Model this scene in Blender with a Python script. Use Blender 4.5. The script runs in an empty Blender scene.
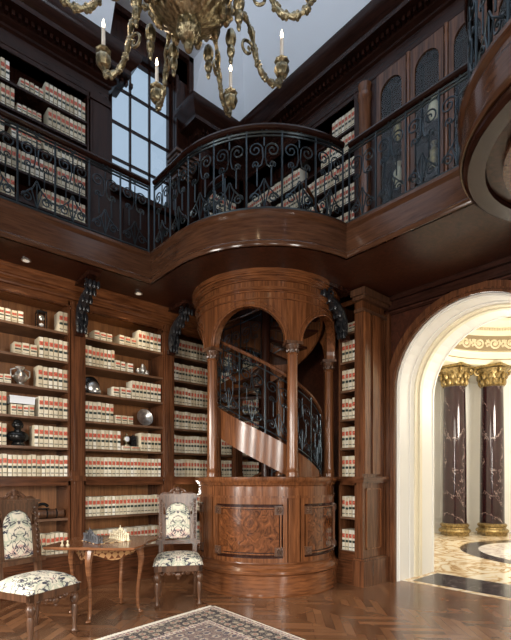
import bpy, bmesh, math, random
from math import sin, cos, pi, radians as R_
random.seed(7)
sc = bpy.context.scene
COL = sc.collection
# ------------------------------------------------------------------ materials
def newmat(name):
    m = bpy.data.materials.new(name); m.use_nodes = True
    nt = m.node_tree; b = nt.nodes['Principled BSDF']
    return m, nt, b
def N(nt, t, **k):
    n = nt.nodes.new(t)
    for a, v in k.items(): setattr(n, a, v)
    return n
def ramp(nt, fac, stops, interp='LINEAR'):
    r = N(nt, 'ShaderNodeValToRGB'); r.color_ramp.interpolation = interp
    e = r.color_ramp.elements
    e[0].position, e[0].color = stops[0][0], (*stops[0][1], 1)
    e[1].position, e[1].color = stops[-1][0], (*stops[-1][1], 1)
    for p, c in stops[1:-1]:
        q = e.new(p); q.color = (*c, 1)
    nt.links.new(fac, r.inputs[0]); return r.outputs[0]
def coords(nt, scale=(1, 1, 1), rot=(0, 0, 0)):
    tc = N(nt, 'ShaderNodeTexCoord'); mp = N(nt, 'ShaderNodeMapping')
    mp.inputs['Scale'].default_value = scale; mp.inputs['Rotation'].default_value = rot
    nt.links.new(tc.outputs['Object'], mp.inputs[0]); return mp.outputs[0]
def noise(nt, vec, scale, detail=4, rough=.55, dist=0):
    n = N(nt, 'ShaderNodeTexNoise'); n.inputs['Scale'].default_value = scale
    n.inputs['Detail'].default_value = detail; n.inputs['Roughness'].default_value = rough
    n.inputs['Distortion'].default_value = dist
    nt.links.new(vec, n.inputs['Vector']); return n.outputs['Fac']
def math_(nt, op, a, b=None, c=None):
    n = N(nt, 'ShaderNodeMath', operation=op)
    for i, v in enumerate((a, b, c)):
        if v is None: continue
        if isinstance(v, (int, float)): n.inputs[i].default_value = v
        else: nt.links.new(v, n.inputs[i])
    return n.outputs[0]
def mixc(nt, fac, a, b):
    n = N(nt, 'ShaderNodeMix', data_type='RGBA')
    if isinstance(fac, (int, float)): n.inputs[0].default_value = fac
    else: nt.links.new(fac, n.inputs[0])
    for i, v in ((6, a), (7, b)):
        if isinstance(v, tuple): n.inputs[i].default_value = (*v, 1)
        else: nt.links.new(v, n.inputs[i])
    return n.outputs[2]
def bump(nt, b, h, s=.2, d=.01):
    n = N(nt, 'ShaderNodeBump'); n.inputs['Strength'].default_value = s; n.inputs['Distance'].default_value = d
    nt.links.new(h, n.inputs['Height']); nt.links.new(n.outputs[0], b.inputs['Normal'])
def wood(name, dark, light, axis='z', rough=.24, burl=False, coat=.12, spec=.4):
    m, nt, b = newmat(name)
    if burl:
        v = coords(nt); f = noise(nt, v, 9, 6, .6, 2.5)
        c = ramp(nt, f, [(.3, dark), (.5, tuple((x+y)/2 for x, y in zip(dark, light))), (.68, light)])
    else:
        s = {'z': (20, 20, 1.1), 'x': (1.1, 20, 20), 'y': (20, 1.1, 20), 'xy': (2.2, 2.2, 24)}[axis]
        v = coords(nt, s); f = noise(nt, v, 1.8, 6, .62, .4)
        c = ramp(nt, f, [(.32, dark), (.68, light)])
    big = noise(nt, coords(nt), 1.3, 2)
    c2 = mixc(nt, math_(nt, 'MULTIPLY', big, .45), c, tuple(x*.45 for x in dark))
    nt.links.new(c2, b.inputs['Base Color'])
    b.inputs['Roughness'].default_value = rough
    b.inputs['Coat Weight'].default_value = coat; b.inputs['Coat Roughness'].default_value = .08
    b.inputs['Specular IOR Level'].default_value = spec
    return m
def plain(name, col, rough=.5, metal=0, nscale=0, namt=.25, bumpy=0):
    m, nt, b = newmat(name)
    b.inputs['Base Color'].default_value = (*col, 1)
    b.inputs['Roughness'].default_value = rough; b.inputs['Metallic'].default_value = metal
    if nscale:
        f = noise(nt, coords(nt), nscale, 4)
        nt.links.new(ramp(nt, f, [(.3, tuple(x*(1-namt) for x in col)), (.7, tuple(min(1, x*(1+namt)) for x in col))]), b.inputs['Base Color'])
        if bumpy: bump(nt, b, f, bumpy)
    return m
M = {}
M['wood'] = wood('mahogany', (.052, .018, .008), (.185, .070, .029))
M['wood_h'] = wood('mahogany_horizontal', (.050, .017, .007), (.175, .063, .026), 'xy')
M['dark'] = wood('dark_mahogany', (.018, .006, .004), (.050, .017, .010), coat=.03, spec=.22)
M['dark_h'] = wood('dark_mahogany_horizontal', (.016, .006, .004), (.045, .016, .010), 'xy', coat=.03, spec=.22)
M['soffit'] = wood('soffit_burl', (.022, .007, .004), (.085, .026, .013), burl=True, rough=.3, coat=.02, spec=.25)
M['burl'] = wood('burl_veneer', (.035, .010, .004), (.27, .09, .028), burl=True, rough=.22)
M['warm'] = wood('warm_mahogany', (.085, .028, .010), (.27, .100, .037))
M['warm_h'] = wood('warm_mahogany_horizontal', (.085, .028, .010), (.27, .100, .037), 'xy')
M['fascia'] = wood('polished_fascia_mahogany', (.048, .020, .011), (.125, .056, .029), 'xy', rough=.15)
M['shelf'] = wood('shelf_edge_oak', (.10, .045, .022), (.24, .13, .075), 'xy', rough=.35)
M['back'] = wood('case_back_panel', (.20, .075, .025), (.42, .18, .065), rough=.4, coat=.05)
M['carved'] = wood('carved_walnut', (.035, .015, .008), (.17, .078, .040), rough=.35)
M['table'] = wood('table_fruitwood', (.11, .042, .018), (.30, .125, .055), 'xy', rough=.2)
M['iron'] = plain('wrought_iron', (.045, .06, .07), .3, .8)
M['blackcarve'] = plain('black_lacquer', (.012, .013, .016), .28, 0)
M['brass'] = plain('antique_brass', (.27, .235, .15), .32, .9, 38, .7, .6)
M['gold'] = plain('gilded_plaster', (.28, .20, .085), .4, .75, 25, .7, .6)
M['wax'] = plain('candle_wax', (.9, .88, .82), .4)
M['white'] = plain('white_plaster', (.80, .79, .76), .5)
M['cream'] = plain('cream_plaster', (.80, .73, .56), .5, 0, 3, .05)
M['ceil'] = plain('ceiling_plaster', (.80, .83, .87), .8)
M['silver'] = plain('silver', (.62, .62, .60), .28, .9, 25, .3)
M['bronze'] = plain('black_bronze', (.02, .02, .02), .2, .5, 20, .5)
M['paper'] = plain('paper_white', (.75, .78, .82), .6)
M['pewter'] = plain('dark_grey_stone', (.09, .09, .10), .4, 0)
M['ivory'] = plain('ivory', (.78, .68, .48), .35)
M['chrome_inlay'] = plain('lamp_lens', (.9, .85, .75), .2)
M['fringe'] = plain('wool_fringe', (.75, .70, .60), .9, 0, 60, .2)
def glassmat():
    m, nt, b = newmat('pane_glass'); out = nt.nodes['Material Output']
    t = N(nt, 'ShaderNodeBsdfTransparent'); g = N(nt, 'ShaderNodeBsdfGlossy'); g.inputs['Roughness'].default_value = .04
    t.inputs[0].default_value = (.93, .96, .97, 1)
    fr = N(nt, 'ShaderNodeLayerWeight'); fr.inputs[0].default_value = .5
    fac = math_(nt, 'MULTIPLY_ADD', math_(nt, 'POWER', fr.outputs['Facing'], 4), .15, .03)
    mx = N(nt, 'ShaderNodeMixShader'); nt.links.new(fac, mx.inputs[0])
    nt.links.new(t.outputs[0], mx.inputs[1]); nt.links.new(g.outputs[0], mx.inputs[2]); nt.links.new(mx.outputs[0], out.inputs[0])
    return m
M['glass'] = glassmat()
def flame():
    m, nt, b = newmat('candle_flame'); b.inputs['Emission Color'].default_value = (1, .78, .5, 1); b.inputs['Emission Strength'].default_value = 30
    return m
M['flame'] = flame()
def lens():
    m, nt, b = newmat('downlight_glow'); b.inputs['Emission Color'].default_value = (1, .86, .66, 1); b.inputs['Emission Strength'].default_value = .35
    return m
M['lens'] = lens()
def bookcover():
    m, nt, b = newmat('tan_law_buckram')
    oi = N(nt, 'ShaderNodeObjectInfo'); ge = N(nt, 'ShaderNodeNewGeometry')
    r = math_(nt, 'FRACT', math_(nt, 'ADD', oi.outputs['Random'], ge.outputs['Random Per Island']))
    c = ramp(nt, r, [(0, (.48, .40, .27)), (.35, (.64, .56, .41)), (.7, (.73, .66, .51)), (1, (.80, .76, .66))])
    nt.links.new(c, b.inputs['Base Color']); b.inputs['Roughness'].default_value = .55
    return m
M['cover'] = bookcover()
M['redlab'] = plain('red_label', (.50, .10, .055), .5, 0, 45, .6)
M['blklab'] = plain('black_label', (.018, .035, .03), .5, 0, 45, .6)
M['pages'] = plain('page_block', (.62, .55, .42), .8)
BOOKM = [M['cover'], M['redlab'], M['blklab'], M['pages']]
def floormat():
    m, nt, b = newmat('parquet_floor')
    def planks(a):
        br = N(nt, 'ShaderNodeTexBrick'); br.inputs['Scale'].default_value = 3
        br.inputs['Color1'].default_value = (.095, .040, .019, 1); br.inputs['Color2'].default_value = (.27, .125, .058, 1)
        br.inputs['Mortar'].default_value = (.04, .018, .009, 1); br.inputs['Mortar Size'].default_value = .006
        br.inputs['Brick Width'].default_value = 1.7; br.inputs['Row Height'].default_value = .24
        nt.links.new(coords(nt, (1, 1, 1), (0, 0, R_(a))), br.inputs[0])
        g = noise(nt, coords(nt, (2, 22, 1), (0, 0, R_(a))), 2, 5)
        return mixc(nt, math_(nt, 'MULTIPLY', g, .5), br.outputs['Color'], (.08, .034, .017))
    tc = N(nt, 'ShaderNodeTexCoord'); sx = N(nt, 'ShaderNodeSeparateXYZ'); nt.links.new(tc.outputs['Object'], sx.inputs[0])
    st_ = math_(nt, 'GREATER_THAN', math_(nt, 'FRACT', math_(nt, 'MULTIPLY', sx.outputs[0], 1.4)), .5)
    nt.links.new(mixc(nt, st_, planks(45), planks(-45)), b.inputs['Base Color'])
    b.inputs['Roughness'].default_value = .2
    b.inputs['Specular IOR Level'].default_value = .45
    return m
M['floor'] = floormat()
def marble(name, base, vein, vein2, sc_=1.2, rough=.12, w=.06):
    m, nt, b = newmat(name)
    f = noise(nt, coords(nt), sc_, 7, .62, 1.8)
    v = math_(nt, 'ABSOLUTE', math_(nt, 'SUBTRACT', f, .5))
    c = ramp(nt, v, [(0, vein), (w, vein2), (w*2.2, base)])
    nt.links.new(c, b.inputs['Base Color']); b.inputs['Roughness'].default_value = rough
    return m
M['marble'] = marble('gold_veined_marble', (.80, .73, .60), (.36, .22, .10), (.68, .52, .32), 1.3, .12, .035)
M['marble_pale'] = marble('pale_pink_marble', (.78, .74, .70), (.45, .38, .36), (.70, .64, .60), 1.2, .12, .03)
M['marble_dark'] = marble('dark_marble', (.035, .03, .035), (.35, .32, .30), (.05, .04, .045), 1.6, .14, .008)
M['marble_column'] = marble('dark_red_column_marble', (.022, .007, .008), (.35, .28, .26), (.03, .01, .012), .45, .1, .0018)
def tapestry(name, base, sc_=9):
    m, nt, b = newmat(name)
    tc = N(nt, 'ShaderNodeTexCoord'); sx = N(nt, 'ShaderNodeSeparateXYZ'); nt.links.new(tc.outputs['Object'], sx.inputs[0])
    cx = N(nt, 'ShaderNodeCombineXYZ'); nt.links.new(math_(nt, 'ABSOLUTE', sx.outputs[0]), cx.inputs[0])
    nt.links.new(sx.outputs[1], cx.inputs[1]); nt.links.new(sx.outputs[2], cx.inputs[2])
    f = noise(nt, cx.outputs[0], sc_, 3, .5, 1.2)
    line = math_(nt, 'LESS_THAN', math_(nt, 'ABSOLUTE', math_(nt, 'SUBTRACT', f, .5)), .024)
    f2 = noise(nt, cx.outputs[0], sc_*.8, 2, .5, .5)
    c = ramp(nt, f2, [(0, base), (.36, base), (.42, (.40, .43, .33)), (.46, base), (.60, base), (.65, (.60, .38, .33)), (.70, base)])
    c = mixc(nt, line, c, (.05, .05, .07))
    nt.links.new(c, b.inputs['Base Color']); b.inputs['Roughness'].default_value = .85
    bump(nt, b, f, .3, .01)
    return m
M['tap'] = tapestry('needlepoint_tapestry', (.68, .62, .50))
def rugmat(name, base, c1, c2, c3, s):
    m, nt, b = newmat(name)
    v = coords(nt)
    vo = N(nt, 'ShaderNodeTexVoronoi'); vo.inputs['Scale'].default_value = s; nt.links.new(v, vo.inputs[0]); vo.inputs['Randomness'].default_value = .35
    c = ramp(nt, vo.outputs['Distance'], [(0, c1), (.16, c1), (.2, c2), (.32, c2), (.36, base), (1, base)], 'CONSTANT')
    f = noise(nt, v, s*1.6, 2, .5, 2)
    l = math_(nt, 'LESS_THAN', math_(nt, 'ABSOLUTE', math_(nt, 'SUBTRACT', f, .5)), .035)
    c = mixc(nt, math_(nt, 'MULTIPLY', l, .85), c, c3)
    nt.links.new(c, b.inputs['Base Color']); b.inputs['Roughness'].default_value = .95
    return m
M['rug_border'] = rugmat('rug_navy_border', (.030, .022, .028), (.28, .10, .08), (.38, .31, .23), (.24, .20, .16), 11)
M['rug_field'] = rugmat('rug_field', (.20, .14, .12), (.06, .05, .08), (.38, .31, .24), (.05, .04, .06), 9)
M['rug_guard'] = rugmat('rug_guard', (.55, .48, .38), (.30, .08, .06), (.08, .08, .14), (.25, .12, .1), 26)
def checker():
    m, nt, b = newmat('chess_board')
    ck = N(nt, 'ShaderNodeTexChecker'); ck.inputs['Scale'].default_value = 1/.045
    ck.inputs[1].default_value = (.6, .4, .2, 1); ck.inputs[2].default_value = (.10, .035, .015, 1)
    nt.links.new(coords(nt, (1, 1, .0)), ck.inputs[0]); nt.links.new(ck.outputs[0], b.inputs['Base Color']); b.inputs['Roughness'].default_value = .25
    return m
M['checker'] = checker()
def sidechecker():
    m, nt, b = newmat('apron_marquetry')
    ck = N(nt, 'ShaderNodeTexChecker'); ck.inputs['Scale'].default_value = 22
    ck.inputs[1].default_value = (.5, .27, .12, 1); ck.inputs[2].default_value = (.15, .05, .02, 1)
    nt.links.new(coords(nt, (1, 1, 1), (R_(45), R_(45), 0)), ck.inputs[0]); nt.links.new(ck.outputs[0], b.inputs['Base Color']); b.inputs['Roughness'].default_value = .25
    return m
M['apron'] = sidechecker()
# ------------------------------------------------------------------ mesh builder
class MB:
    def __init__(s): s.v = []; s.f = []; s.m = []
    def add(s, vs, fs, m=0):
        o = len(s.v); s.v += [tuple(p) for p in vs]
        for f in fs: s.f.append([o+i for i in f]); s.m.append(m)
        return s
    def box(s, x0, x1, y0, y1, z0, z1, m=0):
        vs = [(x, y, z) for z in (z0, z1) for y in (y0, y1) for x in (x0, x1)]
        return s.add(vs, [(0, 2, 3, 1), (4, 5, 7, 6), (0, 1, 5, 4), (2, 6, 7, 3), (0, 4, 6, 2), (1, 3, 7, 5)], m)
    def tube(s, pts, r, n=6, m=0, cap=True):
        from mathutils import Vector as V
        P = [V(p) for p in pts]; k = len(P)
        rr = r if isinstance(r, (list, tuple)) else [r]*k
        t0 = (P[1]-P[0]).normalized(); up = V((0, 0, 1)) if abs(t0.z) < .9 else V((1, 0, 0))
        a = t0.cross(up).normalized(); vs = []
        for i in range(k):
            t = (P[min(i+1, k-1)]-P[max(i-1, 0)])
            t = t.normalized() if t.length > 1e-9 else t0
            a = (a-t*a.dot(t)).normalized(); b = t.cross(a)
            for j in range(n):
                an = 2*pi*j/n; vs.append(P[i]+(a*cos(an)+b*sin(an))*rr[i])
        fs = [(i*n+j, i*n+(j+1) % n, (i+1)*n+(j+1) % n, (i+1)*n+j) for i in range(k-1) for j in range(n)]
        if cap: fs += [tuple(range(n))[::-1], tuple((k-1)*n+j for j in range(n))]
        return s.add(vs, fs, m)
    def lathe(s, cx, cy, prof, n=24, m=0, a0=0., a1=2*pi, z=0., mod=None):
        full = abs(a1-a0-2*pi) < 1e-6; k = n if full else n+1; vs = []
        for (r, zz) in prof:
            for j in range(k):
                a = a0+(a1-a0)*j/n; q = r*(mod(a, zz) if mod else 1)
                vs.append((cx+q*cos(a), cy+q*sin(a), z+zz))
        fs = []
        for i in range(len(prof)-1):
            for j in range(n):
                j2 = (j+1) % k; fs.append((i*k+j, i*k+j2, (i+1)*k+j2, (i+1)*k+j))
        if full:
            if prof[0][0] > 1e-5: fs.append(tuple(range(k))[::-1])
            if prof[-1][0] > 1e-5: fs.append(tuple((len(prof)-1)*k+j for j in range(k)))
        return s.add(vs, fs, m)
    def arcbox(s, c, r0, r1, a0, a1, z0, z1, n=8, m=0):
        vs = []
        for j in range(n+1):
            a = a0+(a1-a0)*j/n
            for (r, z) in ((r0, z0), (r1, z0), (r1, z1), (r0, z1)): vs.append((c[0]+r*cos(a), c[1]+r*sin(a), z))
        fs = [(j*4+i, j*4+(i+1) % 4, (j+1)*4+(i+1) % 4, (j+1)*4+i) for j in range(n) for i in range(4)]
        fs += [(0, 1, 2, 3)[::-1], tuple(n*4+i for i in range(4))]
        return s.add(vs, fs, m)
    def sweep(s, path, prof, m=0, closed=False, cprof=True):
        # path: 2D points; outward is the right-hand side of travel; prof: (offset, z)
        k = len(path); vs = []
        for i, (x, y) in enumerate(path):
            if closed: p, q = path[i-1], path[(i+1) % k]
            else: p, q = path[max(i-1, 0)], path[min(i+1, k-1)]
            def nr(a, b):
                dx, dy = b[0]-a[0], b[1]-a[1]; l = math.hypot(dx, dy) or 1; return dy/l, -dx/l
            if p == (x, y): nx, ny = nr((x, y), q); f = 1
            elif q == (x, y): nx, ny = nr(p, (x, y)); f = 1
            else:
                a = nr(p, (x, y)); b = nr((x, y), q); nx, ny = a[0]+b[0], a[1]+b[1]; l = math.hypot(nx, ny); nx /= l; ny /= l
                f = 1/max(.35, nx*a[0]+ny*a[1])
            for (o, z) in prof: vs.append((x+nx*o*f, y+ny*o*f, z))
        np_ = len(prof); fs = []; e = np_ if cprof else np_-1
        for i in range(k if closed else k-1):
            i2 = (i+1) % k
            for j in range(e):
                j2 = (j+1) % np_; fs.append((i*np_+j, i2*np_+j, i2*np_+j2, i*np_+j2))
        if not closed and cprof: fs += [tuple(range(np_)), tuple((k-1)*np_+j for j in range(np_))[::-1]]
        return s.add(vs, fs, m)
    def prism(s, poly, f0, f1, m=0):
        n = len(poly); vs = [f0(*p) for p in poly]+[f1(*p) for p in poly]
        return s.add(vs, [tuple(range(n))[::-1], tuple(range(n, 2*n))]+[(i, (i+1) % n, n+(i+1) % n, n+i) for i in range(n)], m)
    def ell(s, c, r, n=12, m=0, k=8):
        prof = [(max(1e-6, cos(-pi/2+pi*i/k)), sin(-pi/2+pi*i/k)) for i in range(k+1)]
        vs = [(c[0]+r[0]*p*cos(2*pi*j/n), c[1]+r[1]*p*sin(2*pi*j/n), c[2]+r[2]*z) for p, z in prof for j in range(n)]
        return s.add(vs, [(i*n+j, i*n+(j+1) % n, (i+1)*n+(j+1) % n, (i+1)*n+j) for i in range(k) for j in range(n)], m)
    def xf(s, fn, start=0):
        for i in range(start, len(s.v)): s.v[i] = fn(*s.v[i])
        return s
    def build(s, name, mats, parent=None, sharp=35, local=False):
        if not isinstance(mats, (list, tuple)): mats = [mats]
        me = bpy.data.meshes.new(name)
        off = (0, 0, 0) if (parent is None or local) else tuple(WL[parent.name])
        me.from_pydata([(x-off[0], y-off[1], z-off[2]) for x, y, z in s.v], [], s.f)
        for mt in mats: me.materials.append(mt)
        me.polygons.foreach_set('material_index', s.m); me.polygons.foreach_set('use_smooth', [True]*len(s.f))
        bm = bmesh.new(); bm.from_mesh(me); bmesh.ops.recalc_face_normals(bm, faces=bm.faces); bm.to_mesh(me); bm.free()
        me.set_sharp_from_angle(angle=R_(sharp)); me.update()
        o = bpy.data.objects.new(name, me); COL.objects.link(o)
        if parent is not None: o.parent = parent
        WL[o.name] = off if parent is not None else (0, 0, 0)
        return o
WL = {}
def tag(o, label=None, cat=None, group=None, kind=None):
    if label: o['label'] = label
    if cat: o['category'] = cat
    if group: o['group'] = group
    if kind: o['kind'] = kind
    return o
def empty(name, loc, label, cat, group=None, rz=0):
    o = bpy.data.objects.new(name, None); COL.objects.link(o); o.location = loc; o.rotation_euler = (0, 0, rz)
    o.empty_display_size = .1; WL[o.name] = loc
    return tag(o, label, cat, group)
def struct(name, mb, mat, parent=None):
    o = mb.build(name, mat, parent)
    if parent is None: o['kind'] = 'structure'
    return o
def copy_tree(o, parent=None):
    c = o.copy(); COL.objects.link(c)
    if parent is not None: c.parent = parent
    for ch in o.children: copy_tree(ch, c)
    return c
def origin_to(o, p):       # put a top-level mesh's origin at its base
    from mathutils import Matrix
    o.data.transform(Matrix.Translation((-p[0], -p[1], -p[2]))); o.location = p; return o
# ------------------------------------------------------------------ place constants (metres)
EYE = 1.35
FX, FY = .6652, .7466
def xat(px, Y):            # where a sight line meets the left wall plane
    t = (px-255.5)/454; return Y*(FX+FY*t)/(FY-FX*t)
WX, WY = 5.3, 6.2          # right and left wall faces
YF = 5.6                   # face of the lower left bookcases
XFR = 4.75                 # face of the lower right bookcase
BZ0, BZ1 = 3.70, 4.065     # balcony underside and top
DC = (4.115, 4.41)         # drum centre
BC = (3.97, .5)            # centre of the second round bay of the balcony
# ------------------------------------------------------------------ shell
struct('floor', MB().box(-3.6, 5.42, -3.6, 6.3, -.1, 0), M['floor'])
struct('wall_left', MB().box(-3.6, 5.4, WY, WY+.15, 0, 5.4).box(-3.6, 2.72, WY, WY+.15, 5.4, 8).box(4.02, 5.4, WY, WY+.15, 5.4, 8).box(2.72, 4.02, WY, WY+.15, 7.95, 8.2), M['dark'])
# white plaster band and coved ceiling over the cornices, with the dormer of the window cut out
ZK, ZT = 7.05, 9.6
def slope_y(z): return 6.19-(z-ZK)*.5
def slope_x(z): return 5.29-(z-ZK)*.5
c = MB()
zt = 8.0
x0d, x1d = 2.66, 4.06
def q(a, b, c_, d): c.add([a, b, c_, d], [(0, 1, 2, 3)])
xl = -3.6
q((xl, slope_y(ZK), ZK), (x0d, slope_y(ZK), ZK), (x0d, slope_y(zt), zt), (xl, slope_y(zt), zt))
q((x1d, slope_y(ZK), ZK), (slope_x(ZK), slope_y(ZK), ZK), (slope_x(zt), slope_y(zt), zt), (x1d, slope_y(zt), zt))
q((xl, slope_y(zt), zt), (slope_x(zt), slope_y(zt), zt), (slope_x(ZT), slope_y(ZT), ZT), (xl, slope_y(ZT), ZT))
q((slope_x(ZK), slope_y(ZK), ZK), (slope_x(ZK), -3.6, ZK), (slope_x(ZT), -3.6, ZT), (slope_x(ZT), slope_y(ZT), ZT))
q((xl, -3.6, ZT), (slope_x(ZT), -3.6, ZT), (slope_x(ZT), slope_y(ZT), ZT), (xl, slope_y(ZT), ZT))
# dormer cheeks and head
c.add([(x0d, slope_y(ZK), ZK), (x0d, WY+.05, ZK), (x0d, WY+.05, zt), (x0d, slope_y(zt), zt)], [(0, 1, 2, 3)])
c.add([(x1d, slope_y(ZK), ZK), (x1d, WY+.05, ZK), (x1d, WY+.05, zt), (x1d, slope_y(zt), zt)], [(0, 1, 2, 3)])
q((x0d, slope_y(zt), zt), (x1d, slope_y(zt), zt), (x1d, WY+.05, zt), (x0d, WY+.05, zt))
struct('ceiling', c, M['ceil'])
# right wall with arched opening
AY, AR, AS = 2.25, .95, 2.49
def arch_pts(rad, n=24, y0=AY, zs=AS): return [(y0-rad*cos(pi*i/n), zs+rad*sin(pi*i/n)) for i in range(n+1)]
def arched_wall(mb, xa, xb, ya, yb, zt_, rad, m=0, zs=AS):
    ap = [(AY-rad, 0)]+arch_pts(rad, 24, AY, zs)+[(AY+rad, 0)]
    for X in (xa, xb):
        mb.add([(X, ya, 0), (X, AY-rad, 0), (X, AY-rad, zt_), (X, ya, zt_)], [(0, 1, 2, 3)], m)
        mb.add([(X, AY+rad, 0), (X, yb, 0), (X, yb, zt_), (X, AY+rad, zt_)], [(0, 1, 2, 3)], m)
        a = arch_pts(rad, 24, AY, zs)
        for i in range(24):
            mb.add([(X, *a[i]), (X, *a[i+1]), (X, a[i+1][0], zt_), (X, a[i][0], zt_)], [(0, 1, 2, 3)], m)
    for i in range(len(ap)-1):
        mb.add([(xa, *ap[i]), (xb, *ap[i]), (xb, *ap[i+1]), (xa, *ap[i+1])], [(0, 1, 2, 3)], m)
wr = MB(); arched_wall(wr, WX, WX+.06, -3.6, WY, BZ0+.3, AR+.01)
wr.box(WX, WX+.06, -3.6, WY+.1, BZ0+.3, 7.2)
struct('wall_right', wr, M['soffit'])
def arch_band(mb, x0, x1, r0, r1, m=0, zs=AS, z0=0):
    o = [(AY-r1, z0)]+arch_pts(r1, 24, AY, zs)+[(AY+r1, z0)]; i_ = [(AY-r0, z0)]+arch_pts(r0, 24, AY, zs)+[(AY+r0, z0)]
    for k in range(len(o)-1):
        a, b, c_, d = o[k], o[k+1], i_[k+1], i_[k]
        mb.add([(x0, *a), (x0, *b), (x0, *c_), (x0, *d), (x1, *a), (x1, *b), (x1, *c_), (x1, *d)],
               [(0, 1, 2, 3), (7, 6, 5, 4), (0, 4, 5, 1), (3, 2, 6, 7)], m)
t1 = MB(); arch_band(t1, WX-.03, WX+.02, AR, AR+.03); arch_band(t1, WX-.05, WX+.02, AR+.03, AR+.05); arch_band(t1, WX-.035, WX+.02, AR+.05, AR+.12)
struct('trim_1', t1, M['wood'])
# plaster lining of the deep arch
ln = MB(); arch_band(ln, WX+.02, 5.74, AR-.01, AR+.06, 0); arch_band(ln, 5.36, 5.375, AR-.02, AR, 0); arch_band(ln, 5.62, 5.635, AR-.02, AR, 0)
arch_band(ln, 5.74, 5.82, AR-.03, AR+.06, 1); arch_band(ln, 5.82, 6.27, AR-.02, AR+.06, 0); arch_band(ln, 5.84, 5.90, AR-.045, AR, 1)
struct('door_1', ln, [M['white'], M['cream']])
# wood crown where balcony underside meets the right wall
struct('trim_2', MB().box(WX-.05, WX, -3.6, 3.3, BZ0-.16, BZ0).box(WX-.10, WX, -3.6, 3.3, BZ0-.06, BZ0).box(WX-.03, WX, -3.6, 3.3, BZ0-.22, BZ0-.19), M['dark_h'])
# panel mouldings of the arch wall
pm = MB()
for (ya, yb, za, zb) in ((AY+AR+.12, 3.30, .0, BZ0-.2),):
    pm.box(WX-.06, WX, ya, ya+.03, za, zb).box(WX-.08, WX, ya-.0, 3.305, 0, .3)
    pm.box(WX-.05, WX, 3.33-.06, 3.33-.02, .3, zb)
pm.box(WX-.03, WX, AY-.02, AY+.02, AS+AR+.1, BZ0-.2)
struct('trim_3', pm, M['wood'])
# walls behind the photographer, with tall daylight windows
def win_wall(name, axis, pos, lo, hi, wins, z0=0, z1=9.6, th=.15):
    mb = MB(); cur = lo
    def bx(a, b, za, zb):
        if axis == 'x': mb.box(pos-th, pos, a, b, za, zb)
        else: mb.box(a, b, pos-th, pos, za, zb)
    for (a, b, spans) in wins:
        bx(cur, a, z0, z1); z = z0
        for (za, zb) in spans: bx(a, b, z, za); z = zb
        bx(a, b, z, z1); cur = b
    bx(cur, hi, z0, z1)
    return struct(name, mb, M['dark'])
WS = [(.9, 3.3), (5.2, 7.0)]
win_wall('wall_back', 'y', -3.5, -3.6, 5.4, [(-2.2, -1.3, WS), (-.2, .3, [(5.4, 9.2)]), (.9, 1.7, [WS[0]]), (3.1, 3.9, [WS[1]])])
win_wall('wall_side', 'x', -3.5, -3.6, 6.3, [(-2.2, -1.3, WS), (.9, 1.8, WS), (3.5, 4.4, WS)])
wn = [1]
def window(x0, x1, z0, z1, fn, cols, rows, fr=.06, bar=.016):
    e = bpy.data.objects.new('window_%d' % wn[0], None); COL.objects.link(e); e['kind'] = 'structure'; WL[e.name] = (0, 0, 0); wn[0] += 1
    f = MB(); f.box(x0, x0+fr, -.04, .04, z0, z1).box(x1-fr, x1, -.04, .04, z0, z1).box(x0, x1, -.04, .04, z0, z0+fr).box(x0, x1, -.04, .04, z1-fr, z1)
    f.xf(fn); f.build('window_frame', M['dark'], e)
    g = MB()
    for i in range(1, cols): x = x0+fr+(x1-x0-2*fr)*i/cols; g.box(x-bar, x+bar, -.02, .02, z0+fr, z1-fr)
    for i in range(1, rows): z = z0+fr+(z1-z0-2*fr)*i/rows; g.box(x0+fr, x1-fr, -.02, .02, z-bar, z+bar)
    g.xf(fn); g.build('glazing_bars', M['dark'], e)
    p = MB().box(x0+fr*.5, x1-fr*.5, -.003, .003, z0+fr*.5, z1-fr*.5); p.xf(fn); p.build('pane', M['glass'], e)
    return e
LIGHTS = []
def area(name, loc, rot, sx, sy, power, col):
    l = bpy.data.lights.new(name, 'AREA'); l.shape = 'RECTANGLE'; l.size = sx; l.size_y = sy; l.spread = R_(112 if power > 200 else 140); l.energy = power; l.color = col
    o = bpy.data.objects.new(name, l); COL.objects.link(o); o.location = loc; o.rotation_euler = rot; return o
DAY = (.80, .89, 1.0); DAYW = (1.0, .93, .84)
W1 = window(2.73, 3.76, 5.42, 7.58, lambda x, y, z: (x, WY+.06+y, z), 3, 4, .04, .013)
for (a, b, spans) in [(-2.2, -1.3, WS), (-.2, .3, [(5.4, 9.2)]), (.9, 1.7, [WS[0]]), (3.1, 3.9, [WS[1]])]:
    for (za, zb) in spans:
        window(a, b, za, zb, lambda x, y, z: (x, -3.58+y, z), 3, 5)
        area('daylight', ((a+b)/2, -3.72, (za+zb)/2), (R_(90), 0, 0), b-a, zb-za, 205 if za < 2 else (196 if zb > 9 else 130), DAYW if za < 2 else DAY).rotation_euler = (R_(-62 if za < 2 else -148), 0, pi)
for (a, b, spans) in [(-2.2, -1.3, WS), (.9, 1.8, WS), (3.5, 4.4, WS)]:
    for (za, zb) in spans:
        window(a, b, za, zb, lambda x, y, z: (-3.58+y, x, z), 3, 5)
        area('daylight', (-3.72, (a+b)/2, (za+zb)/2), (R_(62 if za < 2 else 148), 0, R_(-90)), b-a, zb-za, 205 if za < 2 else 150, DAYW if za < 2 else DAY)
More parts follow.
